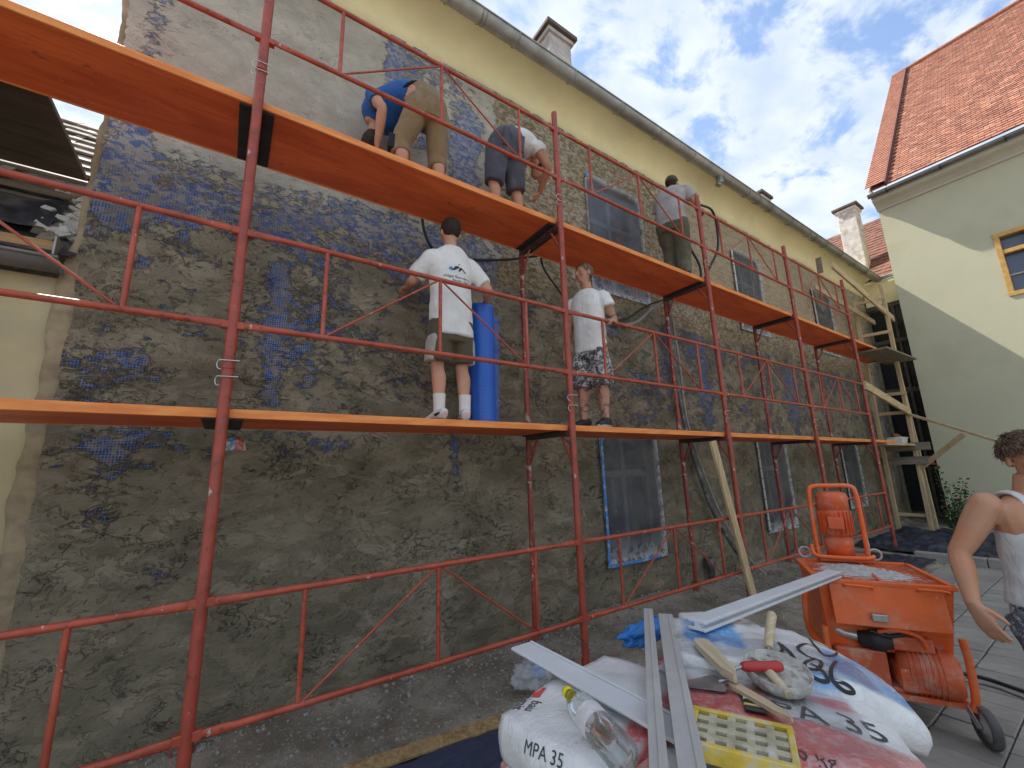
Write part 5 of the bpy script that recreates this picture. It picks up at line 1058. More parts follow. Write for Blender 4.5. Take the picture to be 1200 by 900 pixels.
# one BVH of the top layer for lying things and printing
bpy.context.view_layer.update()
VV = []; FF = []; owner = []
for k, (o, M) in bags.items():
    b0 = len(VV); VV += [M @ v.co for v in o.data.vertices]
    for p in o.data.polygons: FF.append([b0+i for i in p.vertices]); owner.append(k)
TOPB = BVHTree.FromPolygons(VV, FF)
def topz(x, y): h = TOPB.ray_cast(V3((x, y, 2)), V3((0, 0, -1))); return h[0].z if h[0] is not None else .80
def bag_part(mb, key, nm, mat):
    o, M = bags[key]; Mi = M.inverted(); mb.v = [tuple(Mi @ V3(v)) for v in mb.v]; return mb.build(nm, mat, o)
M_INKG = simple('grey_bag_lettering', (.045, .048, .055), .55, .3, 60, 0); M_SPRAY = simple('black_spray_paint', (.012, .012, .014), .5, .2, 60, 0); M_REDP = simple('red_logo_print', (.62, .08, .07), .5, .2, 60, 0)
def label_on(key, s, size, c, right, up, mat=None, bold=True):
    bm = text_mesh(s, size)
    bag_part(decal(bm, TOPB, V3(c), right, up, .0022), key, 'lettering', mat or M_INKG)
def px_dir(px_, py_): return (Rc @ V3(((px_-600)/488.4, -(py_-450)/488.4, -1))).normalized()
def hit(px_, py_):
    h = TOPB.ray_cast(campos, px_dir(px_, py_)); return (h[0], h[1], owner[h[2]]) if h[0] is not None else None
def ribbon(pts, w):
    """painted stroke lying on the bags"""
    P = [V3((x_, y_, 0)) for x_, y_ in pts]; P = [v for v in spline(P, 6)]; W_ = [hit(v.x, v.y) for v in P]; W_ = [h for h in W_ if h]
    mb = MB(); n = len(W_)
    for i, (p, nn, k) in enumerate(W_):
        d = W_[min(i+1, n-1)][0]-W_[max(i-1, 0)][0]; s_ = d.cross(nn).normalized()*w*(.75+.25*math.sin(math.pi*i/max(1, n-1))); 
        for q_ in (p-s_, p+s_):
            h = TOPB.ray_cast(q_+nn*.05, -nn, .12); mb.v.append(tuple((h[0] if h[0] is not None else q_)+nn*.003))
    for i in range(n-1): mb.f.append((2*i, 2*i+1, 2*i+3, 2*i+2)); mb.mi.append(0); mb.sm.append(True)
    return mb, (W_[n//2][2] if n > 3 else None)
for pts, w in [([(912, 753), (917, 762), (908, 770)], .006), ([(915, 755), (928, 768), (939, 790)], .007), ([(907, 775), (919, 777)], .006),
               ([(936, 743), (958, 742), (978, 752), (980, 767), (966, 768), (955, 757), (948, 748)], .005),
               ([(957, 759), (945, 755), (935, 760), (945, 769), (962, 776), (958, 785), (945, 783), (944, 777), (955, 772)], .0065),
               ([(943, 779), (948, 790), (962, 798), (970, 797), (962, 785), (950, 778)], .0065),
               ([(980, 775), (974, 785), (976, 798), (990, 810), (1000, 811), (992, 802), (977, 797)], .0065)]:
    mb, k = ribbon(pts, w)
    if k: bag_part(mb, k, 'sprayed_stroke', M_SPRAY)
a_, b_ = hit(903, 826), hit(1022, 858)
if a_ and b_:
    rt = (b_[0]-a_[0]); c = a_[0].lerp(b_[0], .40); upv = V3((0, 0, 1)).cross(rt); label_on(2, 'MPA 35', rt.length*.46, c, rt, upv); label_on(2, 'Maschinenputz innen', rt.length*.07, c-upv.normalized()*.045, rt, upv)
h = hit(950, 888)
if h: label_on(2, '40 kg', .05, h[0], V3((.55, -.83, 0)), V3((.83, .55, 0)))
for (px_, py_) in ((617, 827), (689, 777)):
    h = hit(px_, py_)
    if h:
        rt = V3((-.80, -.45, 0)); up_ = V3((.45, -.80, 0)); label_on(1, 'bau', .050, h[0]-rt*.0+up_*.024, rt, up_); label_on(1, 'mit', .050, h[0]-up_*.022, rt, up_)
        bag_part(decal(poly_bm([(-.03, -.022), (.03, -.022), (.03, .022), (-.03, .022)]), TOPB, h[0]-rt.normalized()*.085, rt, up_, .0023), 1, 'logo_square', M_REDP)
h = hit(848, 722)
if h: label_on(4, 'baumit', .035, h[0], V3((.9, -.4, 0)), V3((.4, .9, 0)))
h = hit(636, 884)
if h: label_on(1, 'MPA 35', .045, h[0], V3((.35, -.9, 0)), V3((.5, .2, .8)))
# blue carrier bag and clear sheet among the bags
def crumple(name, c, r, mat, label, cat, seed, flat=.6, sub=4):
    bm = bmesh.new(); bmesh.ops.create_icosphere(bm, subdivisions=sub, radius=1)
    for v in bm.verts:
        n = v.co.normalized(); d = 1+.38*mnoise.noise(n*2.3+V3((seed, 0, 0)))+.22*abs(mnoise.noise(n*5+V3((0, seed, 0))))*2+.10*mnoise.noise(n*13+V3((0, 0, seed)))
        v.co = V3((n.x*d*r[0], n.y*d*r[1], max(n.z*d, -flat)*r[2]))
    zmin = min(v.co.z for v in bm.verts)
    o = MB().bm(bm, None, 0, True).build(name, mat); o.location = (c[0], c[1], c[2]-zmin); return tag(o, label, cat)
def plastic(name, col, alpha=.5, rough=.18):
    t = NT(name); v = t.co(); w = t.math('ADD', t.noise(v, 30, 5, .6, 1.5), t.noise(t.co((1, 3, 1)), 60, 3))
    m = t.fin(Base_Color=col, Roughness=rough, Alpha=alpha, Normal=t.bump(w, .6, .01)); return m
M_BLUEPL = plastic('blue_plastic', (.03, .22, .62), .95); M_CLEAR = plastic('clear_wrap', (.75, .78, .80), .35, .12)
crumple('carrier_bag', (1.80, -1.22, topz(1.80, -1.32)-.05), (.16, .055, .045), M_BLUEPL, 'crumpled blue plastic bag behind the aluminium bars', 'plastic bag', 4)
# stretch wrap film over the right-hand bags
NX, NY = 46, 34; V_ = []
for i in range(NX+1):
    for j in range(NY+1):
        lx = -.34+.68*i/NX; ly = -.24+.68*j/NY; w_ = TR((1.46, -1.975, 0), (0, 0, R(-52))) @ V3((lx, ly, 0)); z = topz(w_.x, w_.y)
        e = mnoise.noise(V3((lx*14, ly*14, 0)))*.006+abs(mnoise.noise(V3((lx*6+ly*9, ly*5-lx*4, 3))))*.012
        V_.append((w_.x, w_.y, z+.0045+max(0, e)))
F_ = [f for f in [(i*(NY+1)+j, (i+1)*(NY+1)+j, (i+1)*(NY+1)+j+1, i*(NY+1)+j+1) for i in range(NX) for j in range(NY)] if max(V_[k][2] for k in f)-min(V_[k][2] for k in f) < .022 and min(V_[k][2] for k in f) > .815]
def wrap_mat():
    t = NT('stretch_wrap'); v = t.co(); w = t.math('ADD', t.noise(t.co((1, 2.5, 1), rot=(0, 0, .6)), 22, 5, .6, 1.4), t.math('MULTIPLY', t.noise(v, 70, 3), .3)); nrm = t.bump(w, .55, .008)
    tr = t.n('ShaderNodeBsdfTransparent', {'Color': (.96, .97, .98)}); gl = t.n('ShaderNodeBsdfGlossy', {'Color': (1, 1, 1), 'Roughness': .13, 'Normal': nrm}); df = t.n('ShaderNodeBsdfDiffuse', {'Color': (.74, .75, .76)})
    a = t.n('ShaderNodeMixShader', {0: t.math('MULTIPLY', t.ramp(w, .78, 1.05), .5), 1: tr.outputs[0], 2: df.outputs[0]}); fr = t.n('ShaderNodeFresnel', {'IOR': 1.35, 'Normal': nrm})
    b = t.n('ShaderNodeMixShader', {0: fr.outputs[0], 1: a.outputs[0], 2: gl.outputs[0]}); t.t.links.new(b.outputs[0], t.out.inputs[0]); return t.m
tag(MB().add(V_, F_, None, 0, True).build('stretch_wrap', wrap_mat()), 'clear wrinkled stretch film over the red and blue cement bags', 'plastic film')
# OSB board, tarp and litter on the dirt
M_OSB = simple('osb_board', (.36, .235, .10), .8, .5, 28, .5, 60, dirt=(.20, .13, .06), dirt_amt=.7, dirt_scale=30)
o = tag(MB().box((-.62, -.055, 0), (.62, .055, .018), None, 0, .003).build('board_strip', M_OSB), 'strip of brown chipboard lying on the dirt by the pallet', 'board'); o.location = (1.08, -.15, .045); o.rotation_euler = (0, 0, R(-6))
def sheet(name, x0, x1, y0, y1, z0, mat, label, cat, amp, sc=4, seed=0, nx=60, ny=40):
    V_ = []
    for i in range(nx+1):
        for j in range(ny+1):
            u, w = i/nx, j/ny; ed = .06*mnoise.noise(V3((u*6, w*6, seed+9))); x_ = x0+(x1-x0)*u+(ed if u in (0, 1) else 0); y_ = y0+(y1-y0)*w+(ed if w in (0, 1) else 0)
            e = min(u, 1-u, w, 1-w); h_ = abs(mnoise.noise(V3((x_*sc, y_*sc, seed))))+.5*abs(mnoise.noise(V3((x_*sc*2.3+y_*3, y_*sc*2.1, seed+3))))+.22*mnoise.noise(V3((x_*sc*6, y_*sc*6, seed)))
            V_.append((x_, y_, z0+max(0, h_*amp*min(1, .25+e*6))))
    F_ = [(i*(ny+1)+j, (i+1)*(ny+1)+j, (i+1)*(ny+1)+j+1, i*(ny+1)+j+1) for i in range(nx) for j in range(ny)]
    return tag(MB().add(V_, F_, None, 0, True).build(name, mat), label, cat)
M_NAVY = plastic('navy_tarpaulin', (.030, .042, .085), 1, .45); M_NAVY2 = plastic('black_blue_foil', (.028, .033, .055), 1, .38)
sheet('tarpaulin', .35, 1.55, -.62, -.20, .045, M_NAVY, 'dark blue tarpaulin spread between board strip and pallet', 'tarpaulin', .02, 3, 1)
sheet('tarpaulin', 9.55, 12.7, -1.35, .55, .03, M_NAVY2, 'crumpled black plastic sheet heaped below the timber tower', 'plastic sheet', .17, 2.1, 7, 90, 70)
sheet('tarpaulin', 7.2, 9.1, -.70, .10, .05, M_NAVY2, 'black plastic sheet on the ground behind the orange machine', 'plastic sheet', .07, 3.0, 4)
crumple('litter_bag', (2.02, .06, .04), (.13, .10, .09), M_CLEAR, 'crumpled clear plastic bag on the dirt behind the pallet', 'plastic bag', 8)
o = crumple('rag', (2.14, .12, .05), (.055, .05, .11), M_BLUEPL, 'scrunched blue rag sticking up from the litter by the scaffold foot', 'rag', 2)
crumple('plastic_pouch', (.075, .60, 1.74), (.055, .04, .05), bag_mat('pouch_print', [(BLU_, -.03, .03, -.05, .02, .03), (RED_, .0, .05, -.05, .05, .03)], .2), 'small crumpled white pouch hanging under the lower deck', 'pouch', 6)
MB().tube([(.075, .60, 1.80), (.072, .62, 1.89)], .003, 6).build('tie', M_GALV, bpy.data.objects['plastic_pouch']).matrix_parent_inverse = Matrix.Translation(-bpy.data.objects['plastic_pouch'].location)

# ================================================================== BARS, TOOLS AND BOTTLE ON THE BAGS
M_ALU = simple('dull_aluminium', (.60, .60, .58), .42, .12, 5, .1, 60, metal=.35, dirt=(.46, .45, .42), dirt_amt=.55, dirt_scale=7)
M_ALUW = simple('white_aluminium', (.68, .70, .72), .45, .06, 3, .05, 60, metal=.1, dirt=(.56, .56, .55), dirt_amt=.3)
def rest(p, dz=0): return V3((p[0], p[1], topz(p[0], p[1])+dz))
def bar_between(name, p, q, w, h, mat, label, prof='flat'):
    """bar whose underside lies on the highest point of the bags under it"""
    p = V3(p); q = V3(q); d = (q-p).normalized(); x_ = d.cross(V3((0, 0, 1))).normalized(); u = x_.cross(d); o = empty(name, p, 0, label, 'straightedge'); M = Matrix((d, x_, u)).transposed().to_4x4(); L_ = (q-p).length; b = MB()
    if prof == 'flat': b.box((0, -w/2, 0), (L_, w/2, h), M, 0, .004); b.build('blade', mat, o); k = MB().box((.01, -w/2+.004, h), (L_-.01, -w/2+.016, h+.006), M, 0, .002); k.build('stiff_edge', mat, o)
    elif prof == 'h':
        b.box((0, -w/2, 0), (L_, w/2, .012), M, 0, .002).build('lower_flange', mat, o); MB().box((.001, -w/2, h-.012), (L_-.001, w/2, h), M, 0, .002).build('upper_flange', mat, o); MB().box((.002, -.012, .011), (L_-.002, .012, h-.011), M, 0, .001).build('web', mat, o)
    elif prof == 'tube':
        t_ = .004
        b.box((0, -w/2, 0), (L_, w/2, t_), M); b.box((0, -w/2, h-t_), (L_, w/2, h), M); b.box((0, -w/2, t_), (L_, -w/2+t_, h-t_), M); b.box((0, w/2-t_, t_), (L_, w/2, h-t_), M); b.build('box_profile', mat, o); MB().box((.02, -w/2+.012, h), (L_-.02, -w/2+.020, h+.004), M, 0, .001).build('rib', mat, o)
    return o
bar_between('straightedge', (1.115, -1.13, .845), (1.12, -2.25, .85), .105, .012, M_ALUW, 'wide white feather-edge bar lying under the two crossing bars')
bar_between('straightedge', (1.73, -1.29, .866), (.72, -2.12, .880), .040, .045, M_ALU, 'narrow aluminium box bar on top of the white feather-edge', 'tube')
bar_between('straightedge', (1.76, -1.36, .868), (.78, -2.16, .882), .060, .032, M_ALU, 'broader aluminium bar beside the narrow box bar', 'tube')
bar_between('straightedge', (1.70, -1.555, topz(1.70, -1.555)+.012), (3.42, -1.44, .815), .075, .040, M_ALUW, 'white grooved H-shaped bar reaching from bags to orange hopper', 'h')
M_WOODH = wood('pale_tool_wood', (.46, .36, .22), (.60, .49, .33), .6, 2.5); M_MORT = simple('dried_mortar', (.47, .45, .40), .95, .25, 20, .9, 45, dirt=(.20, .20, .18), dirt_amt=.9, dirt_scale=26, bdist=.01)
M_STEEL = simple('worn_steel', (.42, .42, .42), .35, .25, 8, .1, metal=.8, dirt=(.5, .49, .46), dirt_amt=.6, dirt_scale=14); M_REDH = simple('red_tool_grip', (.42, .03, .03), .45, .15, 8, .05)
# ladle
c = rest((1.60, -1.90), .012); o = empty('ladle', c, 0, 'mortar ladle with round caked bowl and pale wooden handle', 'ladle')
MB().lathe([(.02, 0), (.070, .004), (.092, .03), (.098, .062), (.094, .062), (.085, .032), (.06, .014), (.0, .012)], TR((0, 0, -.006), (R(10), R(-6), 0)), 28, caps=False).build('bowl', M_MORT, o)
bm = bmesh.new(); bmesh.ops.create_circle(bm, cap_ends=True, radius=.088, segments=26); bmesh.ops.subdivide_edges(bm, edges=bm.edges[:], cuts=3)
for v in bm.verts: v.co.z = .046+.008*mnoise.noise(v.co*35)+.012*(1-v.co.length/.088)
MB().bm(bm, TR((0, 0, -.006), (R(10), R(-6), 0)), 0, True).build('mortar', M_MORT, o)
MB().tube([(.06, .05, .05), (.12, .075, .062)], .009, 8).build('socket', M_STEEL, o)
MB().tube([(.11, .07, .060), (.18, .098, .072), (.30, .145, .088), (.36, .168, .094), (.375, .174, .095)], [.014, .016, .0175, .019, .012], 14).build('handle', M_WOODH, o)
# trowel
c = rest((1.43, -1.80), .010); o = empty('trowel', c, R(-38), 'pointing trowel with grey blade and red grip lying on the bags', 'trowel')
MB().prism([(-.13, -.004), (-.12, .012), (.0, .052), (.012, .040), (.012, -.040), (.0, -.052), (-.12, -.012)], .004, TR((0, 0, .004), (0, R(-2), 0))).build('blade', M_STEEL, o)
MB().tube(spline([(.0, 0, .010), (.03, 0, .018), (.055, 0, .045), (.085, 0, .055)], 4), .0055, 8).build('tang', M_STEEL, o)
MB().lathe([(.010, 0), (.014, .008), (.0165, .04), (.0145, .085), (.0175, .115), (.012, .128)], TR((.078, 0, .054), (0, R(90), 0)), 16).build('grip', M_REDH, o)
# wooden paddle pieces
def slat(p, q, w, h, lab, hole=False):
    p = V3(p); q = V3(q); d = (q-p); L_ = d.length; o = empty('wooden_float' if not hole else 'wooden_lath', p, math.atan2(d.y, d.x), lab, 'wooden tool'); pitch = -math.asin(d.z/L_)
    n = 10; poly = [(0, -w*.35), (.02, -w/2), (L_-.05, -w*.42), (L_, -w*.1), (L_-.002, w*.1), (L_-.05, w*.42), (.02, w/2), (0, w*.35)]
    MB().prism(poly, h, TR((0, 0, 0), (0, pitch, 0))).build('blade', M_WOODH, o)
    if hole: MB().lathe([(.010, 0), (.010, .001)], TR((L_-.035, 0, h), (0, pitch, 0)), 12).build('painted_hole', M_BLK, o)  # black disc laid on the wood for the dark of a hole
    return o
slat(rest((1.60, -1.63), .006), rest((1.43, -1.86), .03), .055, .024, 'thick pale wooden float board lying beside the ladle')
slat(rest((1.44, -1.84), .012), rest((1.36, -2.05), .028), .034, .012, 'slim wooden lath with a hanging hole on the red bag', True)
c = rest((1.57, -1.865), .012); o = empty('brush_handle', c, R(-115), 'short turned wooden handle next to the ladle bowl', 'tool handle'); MB().tube([(0, 0, .060), (.04, 0, .054), (.085, 0, .036), (.115, 0, .022)], [.012, .014, .015, .011], 12).build('grip', M_WOODH, o); MB().tube([(-.03, 0, .06), (.005, 0, .060)], .009, 8).build('ferrule', M_STEEL, o)
# yellow block with pockets
M_YBLK = simple('yellow_foam_block', (.62, .44, .05), .75, .2, 18, .4, 70, dirt=(.50, .47, .38), dirt_amt=.75, dirt_scale=16); M_YTOP = simple('dusty_yellow_top', (.44, .40, .27), .85, .3, 22, .4, 60, dirt=(.55, .53, .48), dirt_amt=.8, dirt_scale=14)
c = V3((1.165, -2.015, max(topz(1.165, -2.015), .845)+.004)); o = empty('pocketed_block', c, R(-62), 'yellow block with rows of square pockets, smeared with grey mortar', 'block'); sx_, sy_, hh = .118, .088, .052
MB().box((-sx_, -sy_, 0), (sx_, sy_, .012), None, 0, .003).build('bottom', simple('dark_pocket_floor', (.10, .095, .08), .9, .3, 30, .3), o)  # pocket floor in a much darker colour than the block
for s in (-1, 1): MB().box((-sx_, s*(sy_-.008)-.008, .011), (sx_, s*(sy_-.008)+.008, hh), None, 0, .003).build('side_wall', M_YBLK, o); MB().box((s*(sx_-.008)-.008, -sy_+.016, .011), (s*(sx_-.008)+.008, sy_-.016, hh-.0005), None, 0, .003).build('end_wall', M_YBLK, o)
for k in range(1, 4): yy = -sy_+.008+k*(2*sy_-.016)/4; MB().box((-sx_+.016, yy-.010, .011), (sx_-.016, yy+.010, hh-.002), None, 0, .002).build('rib', M_YTOP, o)
for k in range(1, 5): xx = -sx_+.008+k*(2*sx_-.016)/5; MB().box((xx-.010, -sy_+.016, .011), (xx+.010, sy_-.016, hh-.004), None, 0, .002).build('cross_rib', M_YTOP, o)
c = rest((1.395, -1.93), .004); o = tag(MB().box((-.028, -.042, 0), (.028, .042, .009), None, 0, .003).build('packet', M_BLK), 'small black packet with yellow and white bands', 'packet'); o.location = c; o.rotation_euler = (0, 0, R(-60))
for y_, m in ((.018, M_ALUW), (-.018, M_YBLK)): MB().box((-.0285, y_-.006, .0015), (.0285, y_+.006, .0096), None, 0, .001).build('label_band', m, o)
# PET bottle
def pet_mat():
    t = NT('clear_pet'); t.fin(Base_Color=(.93, .96, .96), Roughness=.06); t.b.inputs['IOR'].default_value = 1.2
    tr = t.n('ShaderNodeBsdfTransparent', {'Color': (.94, .96, .96)}); nrm = t.bump(t.noise(t.co((1, 1, .5)), 40, 3), .08, .003); gl = t.n('ShaderNodeBsdfGlossy', {'Color': (1, 1, 1), 'Roughness': .08, 'Normal': nrm}); fr = t.n('ShaderNodeFresnel', {'IOR': 1.35})
    m = t.n('ShaderNodeMixShader', {0: t.math('MULTIPLY', fr.outputs[0], .75, clamp=True), 1: tr.outputs[0], 2: gl.outputs[0]}); t.t.links.new(m.outputs[0], t.out.inputs[0]); return t.m
p = V3((.985, -1.575, 0)); q_ = V3((.895, -1.88, 0)); d = (p-q_).normalized(); zb_ = max(topz(.95, -1.7), topz(.91, -1.82))
M = Matrix((V3((0, 0, 1)).cross(d), V3((0, 0, 1)), d)).transposed().to_4x4(); M.translation = V3((.895, -1.88, zb_+.044)); o = empty('water_bottle', (.895, -1.88, zb_), 0, 'empty clear plastic bottle with yellow cap lying on the white bag', 'bottle'); bi = Matrix.Translation(-V3((.895, -1.88, zb_)))
prof = [(.0, .012), (.018, .004), (.032, .0), (.041, .012), (.043, .03)]+[(.043-(.0022 if k % 2 else 0), .04+k*.010) for k in range(8)]+[(.0415, .13), (.0415, .19), (.043, .20), (.042, .22), (.036, .255), (.024, .29), (.014, .308), (.0125, .325)]
for nm, pr, m in (('body', prof, pet_mat()), ('cap', [(.0155, .318), (.0165, .320), (.0165, .338), (.014, .341), (0, .341)], simple('yellow_cap', (.82, .70, .03), .4, .05, 8, 0)), ('wrapper', [(.0423, .132), (.0425, .134), (.0425, .188), (.0423, .19)], bag_mat('bottle_wrapper', [((.05, .12, .5), -1, 1, -.02, .05, .04), ((.55, .65, .05), -.05, .0, -.05, .0, .03)], .05))):
    MB().lathe(pr, M, 28, caps=False).build(nm, m, o).matrix_parent_inverse = bi

# ================================================================== ORANGE PLASTERING MACHINE
def orange_mat(name, c, dust=.35):
    t = NT(name); v = t.co(); n = t.noise(v, 6, 6); col = t.mix(t.ramp(n, .3, .7), tuple(k*.82 for k in c), c); d = t.math('MULTIPLY', t.ramp(t.noise(v, 7, 8, .68), .47, .66), dust); col = t.mix(d, col, (.60, .36, .26)); sp = t.ramp(t.noise(v, 48, 5, .65), .66, .70); col = t.mix(t.math('MULTIPLY', sp, .75), col, (.62, .60, .56))
    return t.fin(Base_Color=col, Roughness=t.math('ADD', .32, t.math('MULTIPLY', n, .25)), Normal=t.bump(t.noise(v, 60, 4), .1, .003))
M_OR = orange_mat('orange_machine_paint', (.86, .150, .026), .28); M_ORD = orange_mat('dusty_orange_paint', (.66, .13, .045), .75); M_ORP = orange_mat('orange_motor_paint', (.74, .115, .028), .45)
M_MORTW = simple('fresh_dry_mortar', (.50, .485, .45), .95, .2, 25, .8, 70, dirt=(.34, .33, .30), dirt_amt=.7, dirt_scale=28, bdist=.01); M_RUB = simple('grey_tyre', (.12, .115, .11), .8, .3, 20, .3); M_HUB = simple('grey_hub', (.42, .41, .38), .6, .2, 12, .1)
mc = empty('plastering_machine', (3.77, -1.49, 0), R(-58.5), 'orange plastering machine with hopper of grey mortar and upright motor', 'machine')
def mp_(mb, nm, m, par=None): return mb.build(nm, m, par or mc)
tx, ty, zt_, zb2 = .335, .325, .80, .38; bx_, by_ = .30, .22
# hopper walls (thickness 12 mm)
def wallq(a, b, c_, d_, t_=.012):
    a, b, c_, d_ = (V3(v) for v in (a, b, c_, d_)); n = (b-a).cross(d_-a).normalized()*t_; P = [a, b, c_, d_, a+n, b+n, c_+n, d_+n]
    return MB().add(P, [(0, 1, 2, 3), (7, 6, 5, 4), (0, 4, 5, 1), (1, 5, 6, 2), (2, 6, 7, 3), (3, 7, 4, 0)])
hp = mp_(wallq((-tx, -ty, zt_), (tx, -ty, zt_), (bx_, -by_, zb2), (-bx_, -by_, zb2)), 'hopper', M_OR)
for q4 in (((tx, -ty, zt_), (tx, ty, zt_), (bx_, by_, zb2), (bx_, -by_, zb2)), ((tx, ty, zt_), (-tx, ty, zt_), (-bx_, by_, zb2), (bx_, by_, zb2)), ((-tx, ty, zt_), (-tx, -ty, zt_), (-bx_, -by_, zb2), (-bx_, by_, zb2))): mp_(wallq(*q4), 'hopper_side', M_OR, hp)
for a, b in (((-tx-.015, -ty), (tx+.015, -ty)), ((-tx-.015, ty), (tx+.015, ty)), ((-tx, -ty-.013), (-tx, ty+.013)), ((tx, -ty-.013), (tx, ty+.013))): mp_(MB().bar((*a, zt_), (*b, zt_), .030, .028, (0, 0, 1), 0, .004), 'rim', M_OR, hp)
g = mp_(MB().box((-tx+.02, -ty+.02, zt_-.012), (-tx+.03, ty-.02, zt_+.002)), 'safety_grid', M_ORD)
for k in range(1, 17): mp_(MB().box((-tx+.02+k*.038-.0025, -ty+.018, zt_-.010), (-tx+.02+k*.038+.0025, ty-.018, zt_+.001)), 'grid_bar', M_ORD, g)
for k in range(1, 13): mp_(MB().box((-tx+.02, -ty+.015+k*.047-.0025, zt_-.006), (tx-.02, -ty+.015+k*.047+.0025, zt_+.006)), 'grid_bar', M_ORD, g)
mp_(MB().bar((.0, -ty+.01, zt_+.008), (.05, ty-.01, zt_+.008), .018, .016), 'centre_bar', M_ORD, g)
nx = 40; V_ = []
for i in range(nx+1):
    for j in range(nx+1):
        x_ = (-1+2*i/nx)*(tx-.02); y_ = (-1+2*j/nx)*(ty-.02); V_.append((x_, y_, .784+.045*math.exp(-((x_+.06)/.20)**2-((y_-.02)/.22)**2)+.022*math.exp(-((x_-.15)/.12)**2-((y_+.1)/.15)**2)+.012*mnoise.noise(V3((x_*22, y_*22, 0)))+.008*mnoise.noise(V3((x_*60, y_*60, 0)))))
mp_(MB().add(V_, [(i*(nx+1)+j, (i+1)*(nx+1)+j, (i+1)*(nx+1)+j+1, i*(nx+1)+j+1) for i in range(nx) for j in range(nx)], None, 0, True), 'mortar', M_MORTW)
mp_(MB().box((-.03, -.34, -.235), (.53, -.31, .02), TR((-.25, 0, .745), (R(-8), 0, 0)), 0, .006), 'front_flap', M_OR); mp_(MB().box((-.29, -.20, .20), (-.20, .26, .42), None, 0, .01), 'side_cover', M_OR); mp_(MB().box((-.20, -.06, .21), (.22, .24, .44), None, 0, .01), 'gear_housing', M_ORD)
mp_(MB().box((-.10, -.402, .60), (-.02, -.37, .64), None, 0, .004), 'badge_plate', M_STEEL)
for x_ in (-.2, .16): mp_(MB().tube(spline([(x_, -.335, .775), (x_+.01, -.36, .79), (x_+.13, -.36, .785), (x_+.14, -.335, .77)], 4), .008, 8), 'hinge_loop', M_OR)
# undercarriage
for s in (-1, 1):
    mp_(MB().tube(spline([(s*.33, -.30, .52), (s*.335, -.31, .40), (s*.32, -.33, .22), (s*.30, -.33, .16)], 5), .020, 12), 'frame_leg', M_OR)
    mp_(MB().tube([(s*.30, -.33, .17), (s*.30, .42, .17)], .018, 10), 'frame_rail', M_ORD); mp_(MB().tube([(s*.29, .38, .17), (s*.30, .34, .78)], .018, 10), 'frame_leg', M_OR)
mp_(MB().bar((-.30, -.30, .175), (.30, -.30, .175), .05, .03), 'frame_cross', M_ORD); mp_(MB().bar((-.30, .36, .175), (.30, .36, .175), .05, .03), 'frame_cross', M_ORD)
for (x_, y_, a) in ((.33, -.36, R(35)), (-.30, -.36, R(10)), (.30, .40, 0), (-.30, .40, 0)):
    w = mp_(MB().lathe([(.075, -.020), (.094, -.022), (.100, -.012), (.100, .012), (.094, .022), (.075, .020)], TR((x_, y_, .100), (R(90), 0, a+R(60))), 28, caps=False), 'wheel', M_RUB)
    mp_(MB().lathe([(0, -.019), (.028, -.024), (.034, -.012), (.076, -.014), (.076, .014), (.034, .012), (.028, .024), (0, .019)], TR((x_, y_, .100), (R(90), 0, a+R(60))), 24, caps=False), 'hub', M_HUB, w)
    for s in (-1, 1): d_ = Euler((0, 0, a+R(60))).to_matrix() @ V3((0, 1, 0)); mp_(MB().bar(V3((x_, y_, .09))+d_*s*.032, V3((x_-.03*(1 if x_ > 0 else -1), y_+.04, .185))+d_*s*.026, .045, .006, d_), 'fork', M_GALV, w)
# pump group under the hopper
mp_(MB().box((-.25, -.29, .19), (.25, .30, .21), None, 0, .004), 'base_plate', M_ORD)
mp_(MB().tube([(-.30, -.20, .50), (-.22, -.24, .47), (-.12, -.25, .46)], .028, 12), 'water_pipe', M_GALV)
mp_(MB().lathe([(.03, 0), (.045, .01), (.05, .06), (.06, .07), (.06, .13), (.045, .14), (.04, .17)], TR((-.16, -.25, .455), (0, R(90), R(-8))), 18), 'solenoid_valve', M_BLK)
cm = mp_(MB().lathe([(.05, 0), (.10, .015), (.125, .06), (.13, .20), (.125, .26), (.10, .29), (.03, .30)], TR((.02, -.20, .30), (0, R(90), R(-12))), 26), 'compressor', M_ORD)
for k in range(7): mp_(MB().lathe([(.131, 0), (.139, .002), (.139, .007), (.131, .009)], TR((.02+(.06+k*.024)*math.cos(R(12)), -.20-(.06+k*.024)*math.sin(R(12)), .30), (0, R(90), R(-12))), 26), 'cooling_fin', M_ORD, cm)
mp_(MB().box((.0, -.30, .42), (.20, -.18, .50), None, 0, .012), 'filter_box', M_ORD); mp_(MB().box((-.02, -.305, .50), (.05, -.24, .56), None, 0, .008), 'gauge_box', M_HUB)
mp_(MB().tube(spline([(-.06, -.31, .52), (.0, -.34, .545), (.08, -.34, .54), (.14, -.32, .50), (.16, -.30, .44)], 5), .013, 10), 'hose_loop', M_OR)
mp_(MB().tube(spline([(-.10, -.30, .52), (-.02, -.31, .50), (.06, -.31, .515)], 5), .012, 10), 'black_hose', M_BLK)
mp_(MB().box((.20, -.24, .30), (.26, .1, .62), None, 0, .006), 'switch_box', M_ORD)
ec = mp_(MB().box((.0, -.335, .205), (.29, -.10, .34), None, 0, .03), 'engine_cover', M_ORD)
for k in range(6): mp_(MB().box((.03, -.342, .225+k*.017), (.26, -.330, .231+k*.017), None, 0, .002), 'cover_slat', M_ORP, ec)
mp_(MB().box((-.29, -.28, .205), (-.03, -.12, .40), None, 0, .015), 'pump_housing', M_ORD); mp_(MB().box((-.32, -.22, .34), (-.305, .26, .70), TR((0, 0, 0), (0, 0, 0)), 0, .004), 'side_plate', M_OR)
